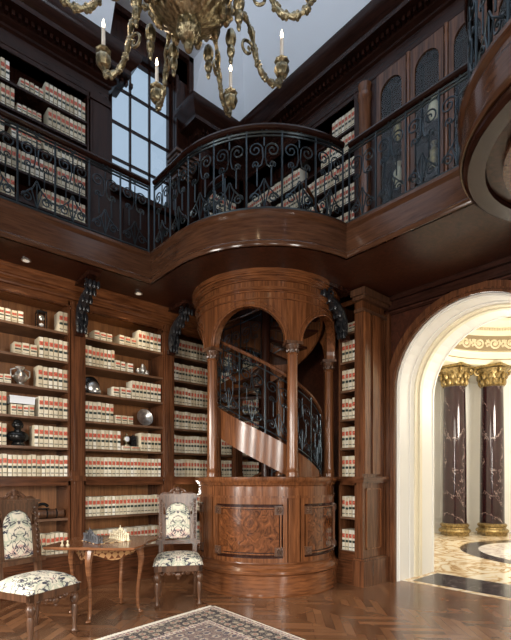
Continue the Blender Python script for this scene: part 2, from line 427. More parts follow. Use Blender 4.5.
# window casing of the visible tall window (structure)
cs = MB().box(2.66, 2.73, 6.08, 6.3, 4.07, 8.0).box(3.76, 4.06, 6.1, 6.3, 4.07, 8.0).box(2.66, 4.06, 6.1, 6.3, 7.58, 8.0).box(2.66, 4.06, 6.1, 6.3, 4.07, 5.42)
cs.box(3.98, 4.06, 6.03, 6.12, 4.07, 8.0).box(2.66, 4.06, 6.03, 6.12, 7.92, 8.0).box(2.66, 3.9, 6.0, 6.12, 5.36, 5.44).box(3.76, 3.80, 6.06, 6.12, 5.44, 7.6).box(2.9, 3.6, 6.07, 6.12, 4.4, 5.2)
struct('trim_4', cs, M['dark'])
# ------------------------------------------------------------------ balcony
def arc(c_, r, a0, a1, n): return [(c_[0]+r*cos(a0+(a1-a0)*i/n), c_[1]+r*sin(a0+(a1-a0)*i/n)) for i in range(n+1)]
RB = 1.43
A0 = math.atan2(.54, -math.sqrt(RB**2-.54**2)); A1 = math.atan2(-math.sqrt(RB**2-.145**2), -.145)+2*pi
RCN = (4.075, 4.35); RB = 1.365; A1 = R_(360)-math.acos(-.105/RB)
ring = [(2.71, 4.95)]+arc(RCN, RB, pi, A1, 30)
R2 = 1.15
ring2 = arc(BC, R2, R_(90), R_(270), 30)
edge = [(-3.42, 4.95)]+ring+ring2+[(3.97, -3.42)]   # travel keeps the room on the right-hand side
bal = empty('balcony', (4.6, 4.95, BZ0), 'polished mahogany balcony running round the room with a rounded bay over the stair drum', 'balcony')
def fill(outer, holes, z):
    bm = bmesh.new(); 
    for loop in [outer]+holes:
        vs = [bm.verts.new((x, y, z)) for x, y in loop]
        for i in range(len(vs)): bm.edges.new((vs[i], vs[(i+1) % len(vs)]))
    bmesh.ops.triangle_fill(bm, edges=bm.edges[:], use_beauty=True)
    vs = [v.co[:] for v in bm.verts]; bm.verts.index_update(); fs = [[v.index for v in f.verts] for f in bm.faces]; bm.free(); return vs, fs
outer = edge+[(WX-.005, -3.42), (WX-.005, WY-.01), (-3.42, WY-.01)]
RH = .80
hole = arc(DC, RH, 0, 2*pi*35/36, 35)
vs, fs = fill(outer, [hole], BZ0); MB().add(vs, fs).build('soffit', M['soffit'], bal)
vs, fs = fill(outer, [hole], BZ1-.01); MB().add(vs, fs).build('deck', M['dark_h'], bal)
MB().sweep(edge, [(-.02, BZ0), (.012, BZ0), (.022, BZ0+.02), (.022, BZ0+.045), (.008, BZ0+.06), (.0, BZ0+.07), (0, BZ1-.07), (.012, BZ1-.06), (.03, BZ1-.035), (.03, BZ1-.005), (.02, BZ1), (-.10, BZ1), (-.10, BZ1-.02), (-.02, BZ1-.03)]).build('fascia', M['fascia'], bal)
MB().arcbox(DC, RH-.03, RH, 0, 2*pi, BZ0, BZ1, 36).build('well_lining', M['dark'], bal)
# round coffer under the second bay
cf = MB().lathe(BC[0], BC[1], [(R2-.17, BZ0), (R2-.16, BZ0-.04), (R2-.04, BZ0-.05), (R2-.01, BZ0-.03), (R2-.005, BZ0)], 48)
cf.f = [f for f in cf.f if len(f) == 4]; cf.m = [0]*len(cf.f)
cf.build('coffer_ring', M['dark_h'], bal)
MB().arcbox(BC, R2-.36, R2-.28, 0, 2*pi, BZ0-.05, BZ0, 48).build('coffer_moulding', M['wood'], bal)
# recessed lamps in the left underside
for i, (x, nm) in enumerate(((.09, ''), (1.41, 'small recessed lamp in the balcony underside at the left edge of the photo'), (2.73, 'small recessed lamp in the balcony underside between the two carved brackets'))):
    if not nm: nm = 'small recessed lamp in the balcony underside beyond the left edge'
    e = empty('recessed_lamp', (x, 5.3, BZ0), nm, 'lamp', 'recessed lamps under the left balcony')
    MB().lathe(x, 5.3, [(.05, BZ0-.001), (.05, BZ0-.008), (.035, BZ0-.010), (.035, BZ0-.001)], 20).build('bezel', M['silver'], e)
    MB().lathe(x, 5.3, [(.001, BZ0-.011), (.034, BZ0-.011), (.034, BZ0-.006)], 20).build('lens', M['lens'], e)
    l = bpy.data.lights.new('downlight', 'SPOT'); l.energy = 22; l.spot_size = R_(110); l.color = (1, .83, .6); l.shadow_soft_size = .04
    o = bpy.data.objects.new('downlight', l); COL.objects.link(o); o.location = (x, 5.3, BZ0-.03)
# ------------------------------------------------------------------ wrought-iron railings
RHT = .90
def spiral(cx, cz, r0, r1, a0, turns, n=20):
    return [(cx+(r0+(r1-r0)*i/n)*cos(a0+2*pi*turns*i/n), cz+(r0+(r1-r0)*i/n)*sin(a0+2*pi*turns*i/n)) for i in range(n+1)]
def scroll_panel(w, H):
    """curves of one panel, (s, z)"""
    out = []
    for sg in (1, -1):
        def mx(c_): return [((x if sg == 1 else w-x), z) for x, z in c_]
        a = spiral(w*.26, H*.80, .012, .074, R_(200), -1.5, 24)
        a += [(w*.47, H*.70), (w*.43, H*.60), (w*.33, H*.565)]
        out.append(mx(a))
        out.append(mx(spiral(w*.27, H*.60, .008, .036, R_(120), 1.3, 16)))
        out.append(mx([(w*.30, H*.56), (w*.30, H*.30)]))
        out.append(mx(spiral(w*.24, H*.14, .010, .056, R_(20), 1.45, 22)+[(w*.40, H*.30), (w*.49, H*.40)]))
        out.append(mx([(w*.5, H*.02), (w*.42, H*.16), (w*.36, H*.26), (w*.40, H*.30)]))
    out.append([(w*.5, H*.97), (w*.5, H*.86)])
    out.append([(w*.5, H*.02), (w*.5, H*.36)])
    out.append(spiral(w*.5, H+.045, .026, .026, 0, 1, 14))
    return out
def railing(name, label, fn, length, n, z0=BZ1, group=None, base=None, panels=None, zfn=None, hand='dark_h'):
    """fn(s)->(x,y,nx,ny)"""
    zf = zfn or (lambda s: 0)
    def P(s, z, o=0):
        x, y, nx, ny = fn(s); return (x+nx*o, y+ny*o, z0+z+zf(s))
    e = empty(name, base or P(length/2, 0), label, 'railing', group)
    w = length/n; S = [length*i/(n*6) for i in range(n*6+1)]
    mb = MB().tube([P(s, RHT-.02) for s in S], .032, 8); mb.build('handrail', M[hand], e)
    MB().tube([P(s, RHT-.075) for s in S], .012, 6).tube([P(s, .79) for s in S], .010, 6).build('upper_rail', M['iron'], e)
    MB().tube([P(s, .05) for s in S], .012, 6).build('bottom_rail', M['iron'], e)
    for i in range(n+1):
        s = min(length, w*i)
        MB().tube([P(s, 0), P(s, .02), P(s, .021), P(s, .84)], [.02, .02, .011, .011], 6).build('post', M['iron'], e)
    for i in range(n):
        mb = MB()
        for c_ in scroll_panel(w, .74):
            mb.tube([P(w*i+s, .05+z) for s, z in c_], .0075, 5)
        mb.build('scroll_panel', M['iron'], e)
    return e
OFF = -.05
railing('railing', 'black wrought iron scroll railing along the straight left balcony, below the wall of books', lambda s: (-.94+s, 4.95+.05, 0, 1), 3.65, 10, group=None)
RR = RB-.05; LS = 4.95-4.35
def bayfn(q_):
    if q_ < LS: return (2.71+.05, 4.95-q_, -1, 0)
    a = pi+(q_-LS)/RR; return (RCN[0]+RR*cos(a), RCN[1]+RR*sin(a), cos(a), sin(a))
railing('railing', 'black wrought iron railing curving round the balcony bay above the stair drum', bayfn, LS+RR*(A1-pi), 7)
y1r = RCN[1]-math.sqrt(RB**2-.105**2)
railing('railing', 'black wrought iron railing along the straight right balcony, in front of the glass cabinets', lambda s: (3.97+.05, y1r-s, 1, 0), y1r-1.65, 4)
railing('railing', 'black wrought iron railing of the round balcony bay at the upper right corner', lambda s: (BC[0]+(R2-.05)*cos(R_(90)+s/(R2-.05)), BC[1]+(R2-.05)*sin(R_(90)+s/(R2-.05)), 0, 1), (R2-.05)*pi, 9)
railing('railing', 'inner iron railing guarding the stairwell on the upper landing', lambda s: (DC[0]+.81*cos(R_(300)+s/.81), DC[1]+.81*sin(R_(300)+s/.81), 0, 1), .81*R_(250), 10)
# ------------------------------------------------------------------ stair drum
dr = empty('stair_enclosure', (DC[0], DC[1], 0), 'round mahogany drum with arched openings and columns enclosing the spiral staircase', 'stair enclosure')
CA = [R_(176.3+72*i) for i in range(5)]
body = MB().lathe(*DC, [(.93, 0), (.935, .02), (.93, .04), (.93, .24), (.95, .26), (.95, .29), (.925, .31), (.905, .325), (.905, .355), (.88, .37), (.875, .385), (.78, .385), (.78, 0)], 72)
body.f = [f for f in body.f if len(f) == 4]; body.m = [0]*len(body.f)
body.build('plinth', M['warm_h'], dr)
b2 = MB().lathe(*DC, [(.80, .38), (.865, .38), (.865, 1.26), (.80, 1.26)], 72); b2.f = [f for f in b2.f if len(f) == 4]; b2.m = [0]*len(b2.f)
b2.build('pedestal_wall', M['dark'], dr)  # dark wood stands in for shade in the grooves round the panels
cp = MB().lathe(*DC, [(.79, 1.24), (.88, 1.24), (.885, 1.26), (.90, 1.27), (.905, 1.29), (.925, 1.31), (.935, 1.33), (.935, 1.355), (.92, 1.365), (.79, 1.365)], 72); cp.f = [f for f in cp.f if len(f) == 4]; cp.m = [0]*len(cp.f)
cp.build('pedestal_cap', M['warm'], dr)
for k in range(5):
    a0 = CA[k]+R_(5.5); a1 = CA[k]+R_(66.5)
    MB().arcbox(DC, .86, .895, CA[k]-R_(4.5), CA[k]+R_(4.5), .385, 1.24, 5).arcbox(DC, .86, .91, CA[k]-R_(4.8), CA[k]+R_(4.8), 1.12, 1.15, 5).build('pedestal_pilaster', M['warm'], dr)
    f = MB().arcbox(DC, .86, .884, a0-R_(1), a1+R_(1), 1.14, 1.25, 16).arcbox(DC, .86, .905, a0-R_(1), a1+R_(1), 1.12, 1.145, 16).arcbox(DC, .86, .892, a0, a1, .385, .435, 16).arcbox(DC, .86, .892, a0, a1, 1.05, 1.12, 16).arcbox(DC, .86, .892, a0, a0+R_(3.2), .43, 1.07, 3).arcbox(DC, .86, .892, a1-R_(3.2), a1, .43, 1.07, 3)
    for (za, zb) in ((.475, .49), (1.0, 1.015)): f.arcbox(DC, .86, .902, a0+R_(9), a1-R_(9), za, zb, 14)
    for (ga, gb) in ((a0+R_(4.6), a0+R_(5.6)), (a1-R_(5.6), a1-R_(4.6))): f.arcbox(DC, .86, .902, ga, gb, .56, .93, 2)
    for (ga, gb) in ((a0+R_(9), a0+R_(9.8)), (a1-R_(9.8), a1-R_(9))): f.arcbox(DC, .86, .902, ga, gb, .475, .56, 2).arcbox(DC, .86, .902, ga, gb, .93, 1.015, 2)
    for (ga, gb) in ((a0+R_(4.6), a0+R_(9.8)), (a1-R_(9.8), a1-R_(4.6))): f.arcbox(DC, .86, .902, ga, gb, .55, .562, 3).arcbox(DC, .86, .902, ga, gb, .928, .94, 3)
    f.build('panel_frame', M['warm'], dr)
    MB().arcbox(DC, .86, .878, a0+R_(6.2), a1-R_(6.2), .50, .99, 14).build('burl_panel', M['burl'], dr)
    for (aa, zz) in ((a0+R_(6.4), .51), (a1-R_(6.4), .51), (a0+R_(6.4), .98), (a1-R_(6.4), .98)):
        rs = MB().arcbox(DC, .86, .908, aa-R_(3.1), aa+R_(3.1), zz-.047, zz+.047, 3)
        cx, cy = DC[0]+.91*cos(aa), DC[1]+.91*sin(aa)
        rs.ell((cx, cy, zz), (.014, .014, .014), 8, 0, 6)
        for j in range(6):
            t = 2*pi*j/6; rs.ell((cx-sin(aa)*.027*cos(t), cy+cos(aa)*.027*cos(t), zz+.027*sin(t)), (.013, .013, .013), 6, 0, 4)
        rs.build('corner_rosette', M['carved'], dr)
    # column
    cx, cy = DC[0]+.84*cos(CA[k]), DC[1]+.84*sin(CA[k])
    flute = lambda a, z: 1-.07*(.5+.5*cos(a*12)) if 1.50 < z < 2.74 else 1
    pr = [(.075, 1.365), (.075, 1.40), (.072, 1.415), (.078, 1.43), (.070, 1.45), (.068, 1.47)]+[(.067-.006*i/6, 1.49+i*(2.76-1.49)/6) for i in range(7)]+[(.072, 2.775), (.060, 2.79)]
    MB().lathe(cx, cy, pr, 36, mod=flute).build('column', M['warm'], dr)
    cb = MB().lathe(cx, cy, [(.052, 2.79), (.056, 2.82), (.075, 2.86), (.08, 2.88)], 16)
    for j in range(8):
        t = 2*pi*j/8; cb.ell((cx+.06*cos(t), cy+.06*sin(t), 2.825), (.016, .016, .03), 6, 0, 5)
    cb.arcbox(DC, .75, .925, CA[k]-R_(6.3), CA[k]+R_(6.3), 2.88, 2.915, 4)
    cb.build('capital', M['carved'], dr)
    # arch wall segment in one mesh with its moulding
    a_s, a_e = CA[k]+R_(6.2), CA[k]+R_(65.8); n = 28
    up = MB(); zs = 2.915; rise = .40
    def zb(a): 
        u = (a-a_s)/(a_e-a_s)*2-1; return zs+rise*math.sqrt(max(0, 1-u*u))
    ang = [CA[k]-R_(6.2), a_s]+[a_s+(a_e-a_s)*(.5-.5*cos(pi*i/n)) for i in range(1, n+1)]
    zz = [zs, zs]+[zb(a) for a in ang[2:]]
    for i in range(len(ang)-1):
        for (a, b, za, zb_) in ((ang[i], ang[i+1], zz[i], zz[i+1]),):
            pt = lambda r, an, z: (DC[0]+r*cos(an), DC[1]+r*sin(an), z)
            up.add([pt(.89, a, za), pt(.89, b, zb_), pt(.89, b, BZ0-.0), pt(.89, a, BZ0-.0), pt(.80, a, za), pt(.80, b, zb_), pt(.80, b, BZ0), pt(.80, a, BZ0)],
                   [(0, 1, 2, 3), (7, 6, 5, 4), (0, 4, 5, 1)])
    up.build('arch_wall', M['warm'], dr)
    ml = MB()
    for rr_, dz in ((.895, .0), (.892, .055)):
        sc_ = 1+dz*1.6; am = (a_s+a_e)/2
        pts = []
        for i in range(n+1):
            u = -cos(pi*i/n); a = am+(a_e-a_s)/2*u*(1+dz*1.7)
            pts.append((DC[0]+rr_*cos(a), DC[1]+rr_*sin(a), zs+(rise+dz)*math.sqrt(max(0, 1-u*u))))
        ml.tube(pts, .014 if dz == 0 else .009, 6)
    ml.build('arch_moulding', M['warm'], dr)
en = MB()
for (r, z0, z1) in ((.905, 3.38, 3.395), (.91, 3.46, 3.475), (.93, 3.475, 3.50), (.92, 3.50, 3.515), (.915, 3.585, 3.60), (.93, 3.60, 3.63), (.95, 3.63, 3.65), (.97, 3.65, 3.70)):
    en.arcbox(DC, .88, r, 0, 2*pi, z0, z1, 72)
en.build('entablature', M['warm_h'], dr)
# ------------------------------------------------------------------ spiral staircase
st = empty('spiral_staircase', (DC[0], DC[1], 0), 'spiral staircase with copper toned curved stringer and iron balusters inside the round wooden drum', 'staircase')
TH0 = R_(176.3); ZS0 = 2.21; PITCH = -2.45/(2*pi)      # stringer top edge height falls to the right
def zst(a): return ZS0+PITCH*(a-TH0)
a_hi = TH0+(ZS0-BZ1)/(-PITCH); a_lo = TH0+(ZS0-.35)/(-PITCH)
nst = 90; sg = MB(); vs = []
for i in range(nst+1):
    a = a_hi+(a_lo-a_hi)*i/nst; z = zst(a)
    for r, dz in ((.72, -.36), (.745, -.36), (.745, 0), (.72, 0)): vs.append((DC[0]+r*cos(a), DC[1]+r*sin(a), max(.0, z+dz)))
sg.add(vs, [(i*4+j, i*4+(j+1) % 4, (i+1)*4+(j+1) % 4, (i+1)*4+j) for i in range(nst) for j in range(4)])
sg.build('stringer', M['warm'], st)
MB().lathe(*DC, [(.06, 0), (.06, 4.9), (.075, 4.92), (.075, 4.97), (.03, 5.02), (.001, 5.03)], 20).build('newel', M['dark'], st)
nt_ = 24
for i in range(nt_):
    a = a_hi+(a_lo-a_hi)*(i+.5)/nt_; da = (a_lo-a_hi)/nt_*.6; z = zst(a)-.16
    MB().arcbox(DC, .05, .725, a-da, a+da, z-.03, z, 4).build('tread', M['dark'], st)
hr = MB(); A = [a_hi+(a_lo-a_hi)*i/120 for i in range(121)]
hr.tube([(DC[0]+.73*cos(a), DC[1]+.73*sin(a), zst(a)+.82) for a in A], .022, 8); hr.build('handrail', M['wood'], st)
MB().tube([(DC[0]+.73*cos(a), DC[1]+.73*sin(a), zst(a)+.05) for a in A], .008, 5).tube([(DC[0]+.73*cos(a), DC[1]+.73*sin(a), zst(a)+.74) for a in A], .008, 5).build('baluster_rail', M['iron'], st)
npn = 22
for i in range(npn):
    mb = MB(); aw = (a_lo-a_hi)/npn; w = aw*.73; b0 = a_hi+aw*i
    for c_ in scroll_panel(w, .66)[:-1]:
        mb.tube([(DC[0]+.73*cos(b0+s/.73), DC[1]+.73*sin(b0+s/.73), zst(b0+s/.73)+.05+z) for s, z in c_], .006, 4)
    mb.tube([(DC[0]+.73*cos(b0), DC[1]+.73*sin(b0), zst(b0)), (DC[0]+.73*cos(b0), DC[1]+.73*sin(b0), zst(b0)+.8)], .008, 5)
    mb.build('baluster_panel', M['iron'], st)
# ------------------------------------------------------------------ books
books = []   # (x, y, z, rot, w, h, where, kind)
def add_row(face, fixed, a, b, z, where, hh=.245, depth_in=.03, w0=.050, jitter=.006, note='', lean=0):
    """stand books along a shelf from a to b; face 'y' = left wall, 'x' = right wall"""
    n = max(1, int((b-a)/w0)); w = (b-a)/n
    for i in range(n):
        p = a+w*(i+.5); h = hh+random.uniform(-jitter, jitter)
        if face == 'y': books.append((p, fixed+depth_in, z, 0, w*.95, h, where, note))
        else: books.append((fixed+depth_in, p, z, -pi/2, w*.95, h, where, note))
def book_mesh(mb, w, h, d=.18):
    bands = [(0, .13, 0), (.13, .17, 2), (.17, .37, 0), (.37, .49, 2), (.49, .60, 0), (.60, .80, 1), (.80, 1, 0)]
    xs = [(-.5, .022), (-.40, .004), (.40, .004), (.5, .022)]
    zl = [b[0] for b in bands]+[1]
    vs = [(x*w, y, z*h) for z in zl for x, y in xs]; o = len(vs)
    for bi, (za, zb_, m) in enumerate(bands):
        pass
    vs += [(-.5*w, d, 0), (.5*w, d, 0), (.5*w, d, h), (-.5*w, d, h)]
    base = len(mb.v); mb.v += vs
    def F(f, m): mb.f.append([base+i for i in f]); mb.m.append(m)
    for bi, (za, zb_, m) in enumerate(bands):
        for j in range(3): F((bi*4+j, bi*4+j+1, (bi+1)*4+j+1, (bi+1)*4+j), m if j == 1 else 0)
    t = (len(zl)-1)*4
    F((t, t+1, t+2, t+3, o+2, o+3), 3); F((0, o, o+1, 3, 2, 1), 0)
    F([i*4 for i in range(len(zl))]+[o+3, o], 0); F([i*4+3 for i in range(len(zl))][::-1]+[o+1, o+2], 0); F((o, o+3, o+2, o+1), 0)
SH = [1.37+.347*k for k in range(6)]          # upper shelves, tops
OPZ = 3.44
SHORD = ['lowest upper shelf, just above the cap of the base', 'second shelf above the base cap', 'third shelf above the base cap', 'fourth shelf above the base cap', 'fifth shelf above the base cap', 'top shelf']
Y0 = YF
def X(px): return xat(px, Y0+.03)
P1L, P1R, P2L, P2R, P3L, P3R = 1.98, 2.15, 3.26, 3.42, 4.53, 4.69
B = {0: (.71-.0, P1L, 'left bookcase'), 1: (P1R, P2L, 'middle bookcase'), 2: (P2R, P3L, 'bookcase beside the stair drum')}
def rw(k, a, b, bay, **kw): add_row('y', Y0, a, b, SH[k], (bay, k), **kw)
b1 = P1L-.015; b1s = P1R+.015; b2e = P2L-.015
rw(0, .9, b1, 0); rw(1, .9, X(7), 0); rw(1, X(34), b1, 0); rw(2, .9, X(7), 0); rw(2, X(39), b1, 0); rw(3, X(38), b1, 0); rw(4, X(39), b1, 0); rw(5, X(59), b1, 0)
rw(5, .95, X(24), 0, hh=.14, w0=.06, note='short'); rw(4, X(14), X(38), 0, hh=.13, w0=.07, note='short'); rw(3, .95, X(12), 0, hh=.10, w0=.08, note='short'); rw(2, X(11), X(35), 0, hh=.125, w0=.06, note='short')
rw(0, b1s, b2e, 1); rw(1, b1s, X(121), 1); rw(1, X(141), b2e, 1); rw(2, b1s, X(114), 1); rw(3, X(132), b2e, 1); rw(4, b1s, X(115), 1); rw(5, b1s, X(88), 1); rw(5, X(138.5), b2e, 1)
rw(5, X(94), X(113), 1, hh=.11, w0=.07, note='short'); rw(5, X(119), X(137), 1, hh=.12, w0=.075, note='short'); rw(4, X(115.5), X(126), 1, hh=.13, w0=.06, note='short'); rw(4, X(127.5), X(134), 1, hh=.12, w0=.07, note='short')
rw(3, X(113), X(120), 1, hh=.12, w0=.06, note='short'); rw(3, X(121), X(131.5), 1, hh=.13, w0=.06, note='short'); rw(2, X(115.5), X(134), 1, hh=.11, w0=.07, note='short')
rw(1, X(122), X(140), 1, hh=.055, w0=.10, note='short')
for k in range(6): rw(k, P2R+.015, P3L-.015, 2, jitter=.008)
for bay, (a, b, _) in B.items():
    for z, kk in ((.868, -1), (.44, -2)):
        if bay == 0 and kk == -1: continue
        add_row('y', Y0, max(a, .95)+.015, b-.015, z, (bay, kk))
for k in range(6): add_row('y', Y0, 4.71, 5.1, SH[k], (3, k))
RSH = [1.37, 1.74, 2.11, 2.48, 2.85, 3.22]
for k, z in enumerate(RSH): add_row('x', XFR, 3.46, 3.675, z, (4, k), hh=.26 if k < 5 else .12)
for z, kk in ((.85, -1), (.42, -2)): add_row('x', XFR, 3.46, 3.675, z, (4, kk), hh=.26)
# upper level
UY = 5.9; USH = [4.32, 4.68, 5.03, 5.38, 5.72, 6.02]
def XU(px): return xat(px, UY+.03)
for k, z in enumerate(USH):
    if k == 5: add_row('y', UY, .9, XU(10), z, (5, k)); add_row('y', UY, XU(20), XU(44), z, (5, k), hh=.13); add_row('y', UY, XU(45), 2.30, z, (5, k))
    elif k == 4: add_row('y', UY, .9, XU(15), z, (5, k)); add_row('y', UY, XU(17), XU(42), z, (5, k), hh=.11); add_row('y', UY, XU(48), 2.30, z, (5, k))
    elif k in (1,): add_row('y', UY, .9, XU(15), z, (5, k)); add_row('y', UY, XU(42), 2.30, z, (5, k))
    elif k == 3: add_row('y', UY, .9, XU(5), z, (5, k)); add_row('y', UY, XU(11), XU(42), z, (5, k), hh=.16); add_row('y', UY, XU(44), 2.30, z, (5, k), hh=.24)
    else: add_row('y', UY, .9, 2.30, z, (5, k))
for k, z in enumerate(USH[:5]):
    add_row('y', UY, 4.28, 4.85, z, (6, k))
UX = 4.95
for k, z in enumerate(USH):
    if k == 4: add_row('x', UX, 3.62, 4.2, z, (7, k)); add_row('x', UX, 4.6, 5.8, z, (7, k))
    elif k == 5: add_row('x', UX, 3.62, 4.0, z, (7, k))
    else: add_row('x', UX, 3.62, 5.8, z, (7, k))
def size(bk):
    x, y, z = bk[0], bk[1], bk[2]+bk[5]/2; d = FX*x+FY*y; l = FY*x-FX*y
    px = 255.5+454*l/d; py = 478-454*(z-EYE)/d
    vis = -5 < px < 516 and -5 < py < 645
    if bk[6][0] in (3,): vis = False
    if bk[6][0] == 2 and bk[0] > 3.95: vis = False
    if bk[6][0] == 0 and bk[6][1] < 0 and px < 38: vis = False
    return (bk[4]*bk[5]*abs((FX if bk[3] else FY))/d**2)*1e4 if vis else 0
books.sort(key=size, reverse=True)
meshes = {}
BAYN = {0: 'left bookcase', 1: 'middle bookcase', 2: 'bookcase beside the drum', 3: 'corner bookcase', 4: 'narrow right bookcase', 5: 'upper left bookcase', 6: 'upper corner bookcase', 7: 'upper right bookcase'}
def shelfname(bay, k):
    if bay in (5, 6, 7): return {0: 'lowest', 1: 'second', 2: 'third', 3: 'fourth', 4: 'fifth', 5: 'top'}[k]+' shelf'
    return {-2: 'lowest shelf', -1: 'shelf under cap', 0: 'first shelf above cap', 1: 'second shelf above cap', 2: 'third shelf above cap', 3: 'fourth shelf above cap', 4: 'fifth shelf above cap', 5: 'topmost shelf'}[k]
for bk in books[:300]:
    x, y, z, r, w, h, (bay, k), note = bk
    key = (round(w, 3), round(h*100))
    if key not in meshes:
        mb = MB(); book_mesh(mb, w, h); o = mb.build('book', BOOKM); meshes[key] = o.data; me_o = o
    else:
        o = bpy.data.objects.new('book', meshes[key]); COL.objects.link(o)
    o.location = (x, y, z+.001); o.rotation_euler = (0, 0, r)
    sz = 'short tan law book' if h < .2 else 'tall tan law book'
    lb = '%s, red and black labels, %s, %s' % (sz, shelfname(bay, k), BAYN[bay])
    tag(o, lb, 'book', ('short' if h < .2 else 'tall')+' law books on the %s of the %s' % (shelfname(bay, k), BAYN[bay]))
mb = MB()
for bk in books[300:]:
    x, y, z, r, w, h = bk[:6]; s0 = len(mb.v); book_mesh(mb, w, h); c_, s_ = cos(r), sin(r)
    mb.xf(lambda a, b, c2: (x+a*c_-b*s_, y+a*s_+b*c_, z+.001+c2), s0)
tag(mb.build('law_books', BOOKM), 'rows of more distant tan law books with red and black labels in the upper and far bookcases', 'books', kind='stuff')
# ------------------------------------------------------------------ bookcases
def bookcase(name, label, a, b, shelves, z0, z1, face, fixed, deep, base=None, mats=('wood', 'wood_h', 'back'), plinth=.30, left_p=None, right_p=None):
    """face 'y': runs along x with its front at y = fixed; face 'x': runs along y with its front at x = fixed"""
    T = (lambda x, y, z: (x, y, z)) if face == 'y' else (lambda x, y, z: (y, x, z))
    e = empty(name, T((a+b)/2, fixed, z0), label, 'bookcase')
    D = fixed+deep
    def B_(nm, mt, *bx):
        m = MB()
        for q_ in bx: m.box(*q_)
        m.xf(T); return m.build(nm, M[mt], e)
    B_('back_panel', mats[2], (a, b, D-.02, D, z0, z1))
    B_('side_panel', mats[0], (a-.02, a, fixed+.0, D, z0, z1)); B_('side_panel', mats[0], (b, b+.02, fixed, D, z0, z1))
    for z in shelves: B_('shelf', 'shelf' if mats[0] == 'wood' else mats[1], (a, b, fixed+.012, D-.02, z-.028, z))
    if base:
        B_('base_cap', mats[1], (a-.02, b+.02, fixed-.035, fixed+.1, base-.03, base-.001), (a-.02, b+.02, fixed-.02, fixed+.1, base-.055, base-.03), (a-.02, b+.02, fixed-.0, fixed+.1, base-.11, base-.055))
        B_('plinth', mats[1], (a-.02, b+.02, fixed-.05, fixed+.1, z0, z0+plinth-.03), (a-.02, b+.02, fixed-.035, fixed+.1, z0+plinth-.03, z0+plinth), (a, b, fixed-.0, fixed+.1, z0+plinth, z0+plinth+.11))
    B_('top_panel', mats[2], (a, b, fixed+.03, D-.02, z1-.02, z1))
    B_('top_rail', mats[1], (a-.02, b+.02, fixed+.008, fixed+.03, z1-.06, z1))
    for (pa, pb) in [p for p in (left_p, right_p) if p]:
        bx = [(pa+.01, pb-.01, fixed-.03, fixed+.05, z0+(plinth if base else 0), z1), (pa+.04, pb-.04, fixed-.042, fixed-.03, z0+(plinth if base else 0)+.08, z1-.12)]
        if base: bx += [(pa, pb, fixed-.075, fixed+.05, z0, z0+plinth), (pa, pb, fixed-.06, fixed+.05, base-.055, base+.01), (pa+.005, pb-.005, fixed-.045, fixed+.05, base+.01, base+.06), (pa+.005, pb-.005, fixed-.045, fixed+.05, z0+plinth, z0+plinth+.04)]
        bx += [(pa, pb, fixed-.05, fixed+.05, z1-.10, z1-.07)]
        B_('pilaster', mats[0], *bx)
    return e
allsh = SH+[.868, .44]
bookcase('bookcase', 'mahogany bookcase at the left edge, with the black bust and the patterned chair before it', .85, P1L-.02+.0, allsh, 0, OPZ+.05, 'y', YF, .45, 1.37, left_p=(.70, .87), right_p=(P1L, P1R))
bookcase('bookcase', 'mahogany bookcase in the middle behind the chess table, with the silver plate', P1R+.02, P2L, allsh, 0, OPZ+.05, 'y', YF, .45, 1.37, right_p=(P2L, P2R))
bookcase('bookcase', 'mahogany bookcase packed with law books next to the stair drum', P2R+.02, P3L, allsh, 0, OPZ+.05, 'y', YF, .45, 1.37, right_p=(P3L, P3R))
bookcase('bookcase', 'mahogany corner bookcase seen through the arches of the stair drum', P3R+.02, 5.2, allsh, 0, OPZ+.05, 'y', YF, .45, 1.37)
bookcase('bookcase', 'narrow dark mahogany bookcase between the stair drum and the arched doorway', 3.45, 3.68, RSH+[.85, .42], 0, 3.62, 'x', XFR, .5, 1.37, mats=('wood', 'wood_h', 'dark'))
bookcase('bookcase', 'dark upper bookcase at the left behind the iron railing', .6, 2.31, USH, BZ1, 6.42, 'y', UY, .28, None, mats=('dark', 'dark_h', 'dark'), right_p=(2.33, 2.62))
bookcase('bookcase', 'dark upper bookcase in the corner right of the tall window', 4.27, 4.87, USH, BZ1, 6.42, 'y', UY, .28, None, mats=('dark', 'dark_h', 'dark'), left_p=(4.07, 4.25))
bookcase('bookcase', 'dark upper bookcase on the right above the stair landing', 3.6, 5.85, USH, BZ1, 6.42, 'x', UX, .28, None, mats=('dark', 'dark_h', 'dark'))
# end pier of the right bookcase beside the arched doorway
pr_ = empty('pier', (5.0, 3.36, 0), 'panelled mahogany pier with plinth standing between the narrow bookcase and the arched doorway', 'pier')
MB().box(XFR, 5.22, 3.33, 3.43, .34, BZ0-.03).build('shaft', M['wood'], pr_)
MB().box(XFR-.06, 5.27, 3.27, 3.44, 0, .32).box(XFR-.04, 5.25, 3.29, 3.44, .32, .345).build('plinth', M['wood'], pr_)
MB().box(XFR-.06, 5.27, 3.27, 3.44, 1.33, 1.365).box(XFR-.04, 5.25, 3.29, 3.44, 1.29, 1.33).build('cap_moulding', M['wood_h'], pr_)
MB().box(XFR+.07, XFR+.085, 3.315, 3.33, .45, 1.22).box(5.13, 5.145, 3.315, 3.33, .45, 1.22).box(XFR+.07, 5.145, 3.315, 3.33, .45, .465).box(XFR+.07, 5.145, 3.315, 3.33, 1.205, 1.22).build('panel_moulding', M['warm'], pr_)
MB().box(XFR+.01, XFR+.12, 3.30, 3.33, 1.4, 3.42).box(XFR+.2, 5.12, 3.31, 3.33, 1.4, 3.42).build('pilaster_strip', M['warm'], pr_)
MB().box(XFR-.03, 5.25, 3.30, 3.44, 3.42, 3.46).box(XFR-.06, 5.28, 3.27, 3.44, 3.56, 3.60).box(XFR-.10, 5.28, 3.23, 3.44, 3.60, 3.68).build('capital', M['carved'], pr_)
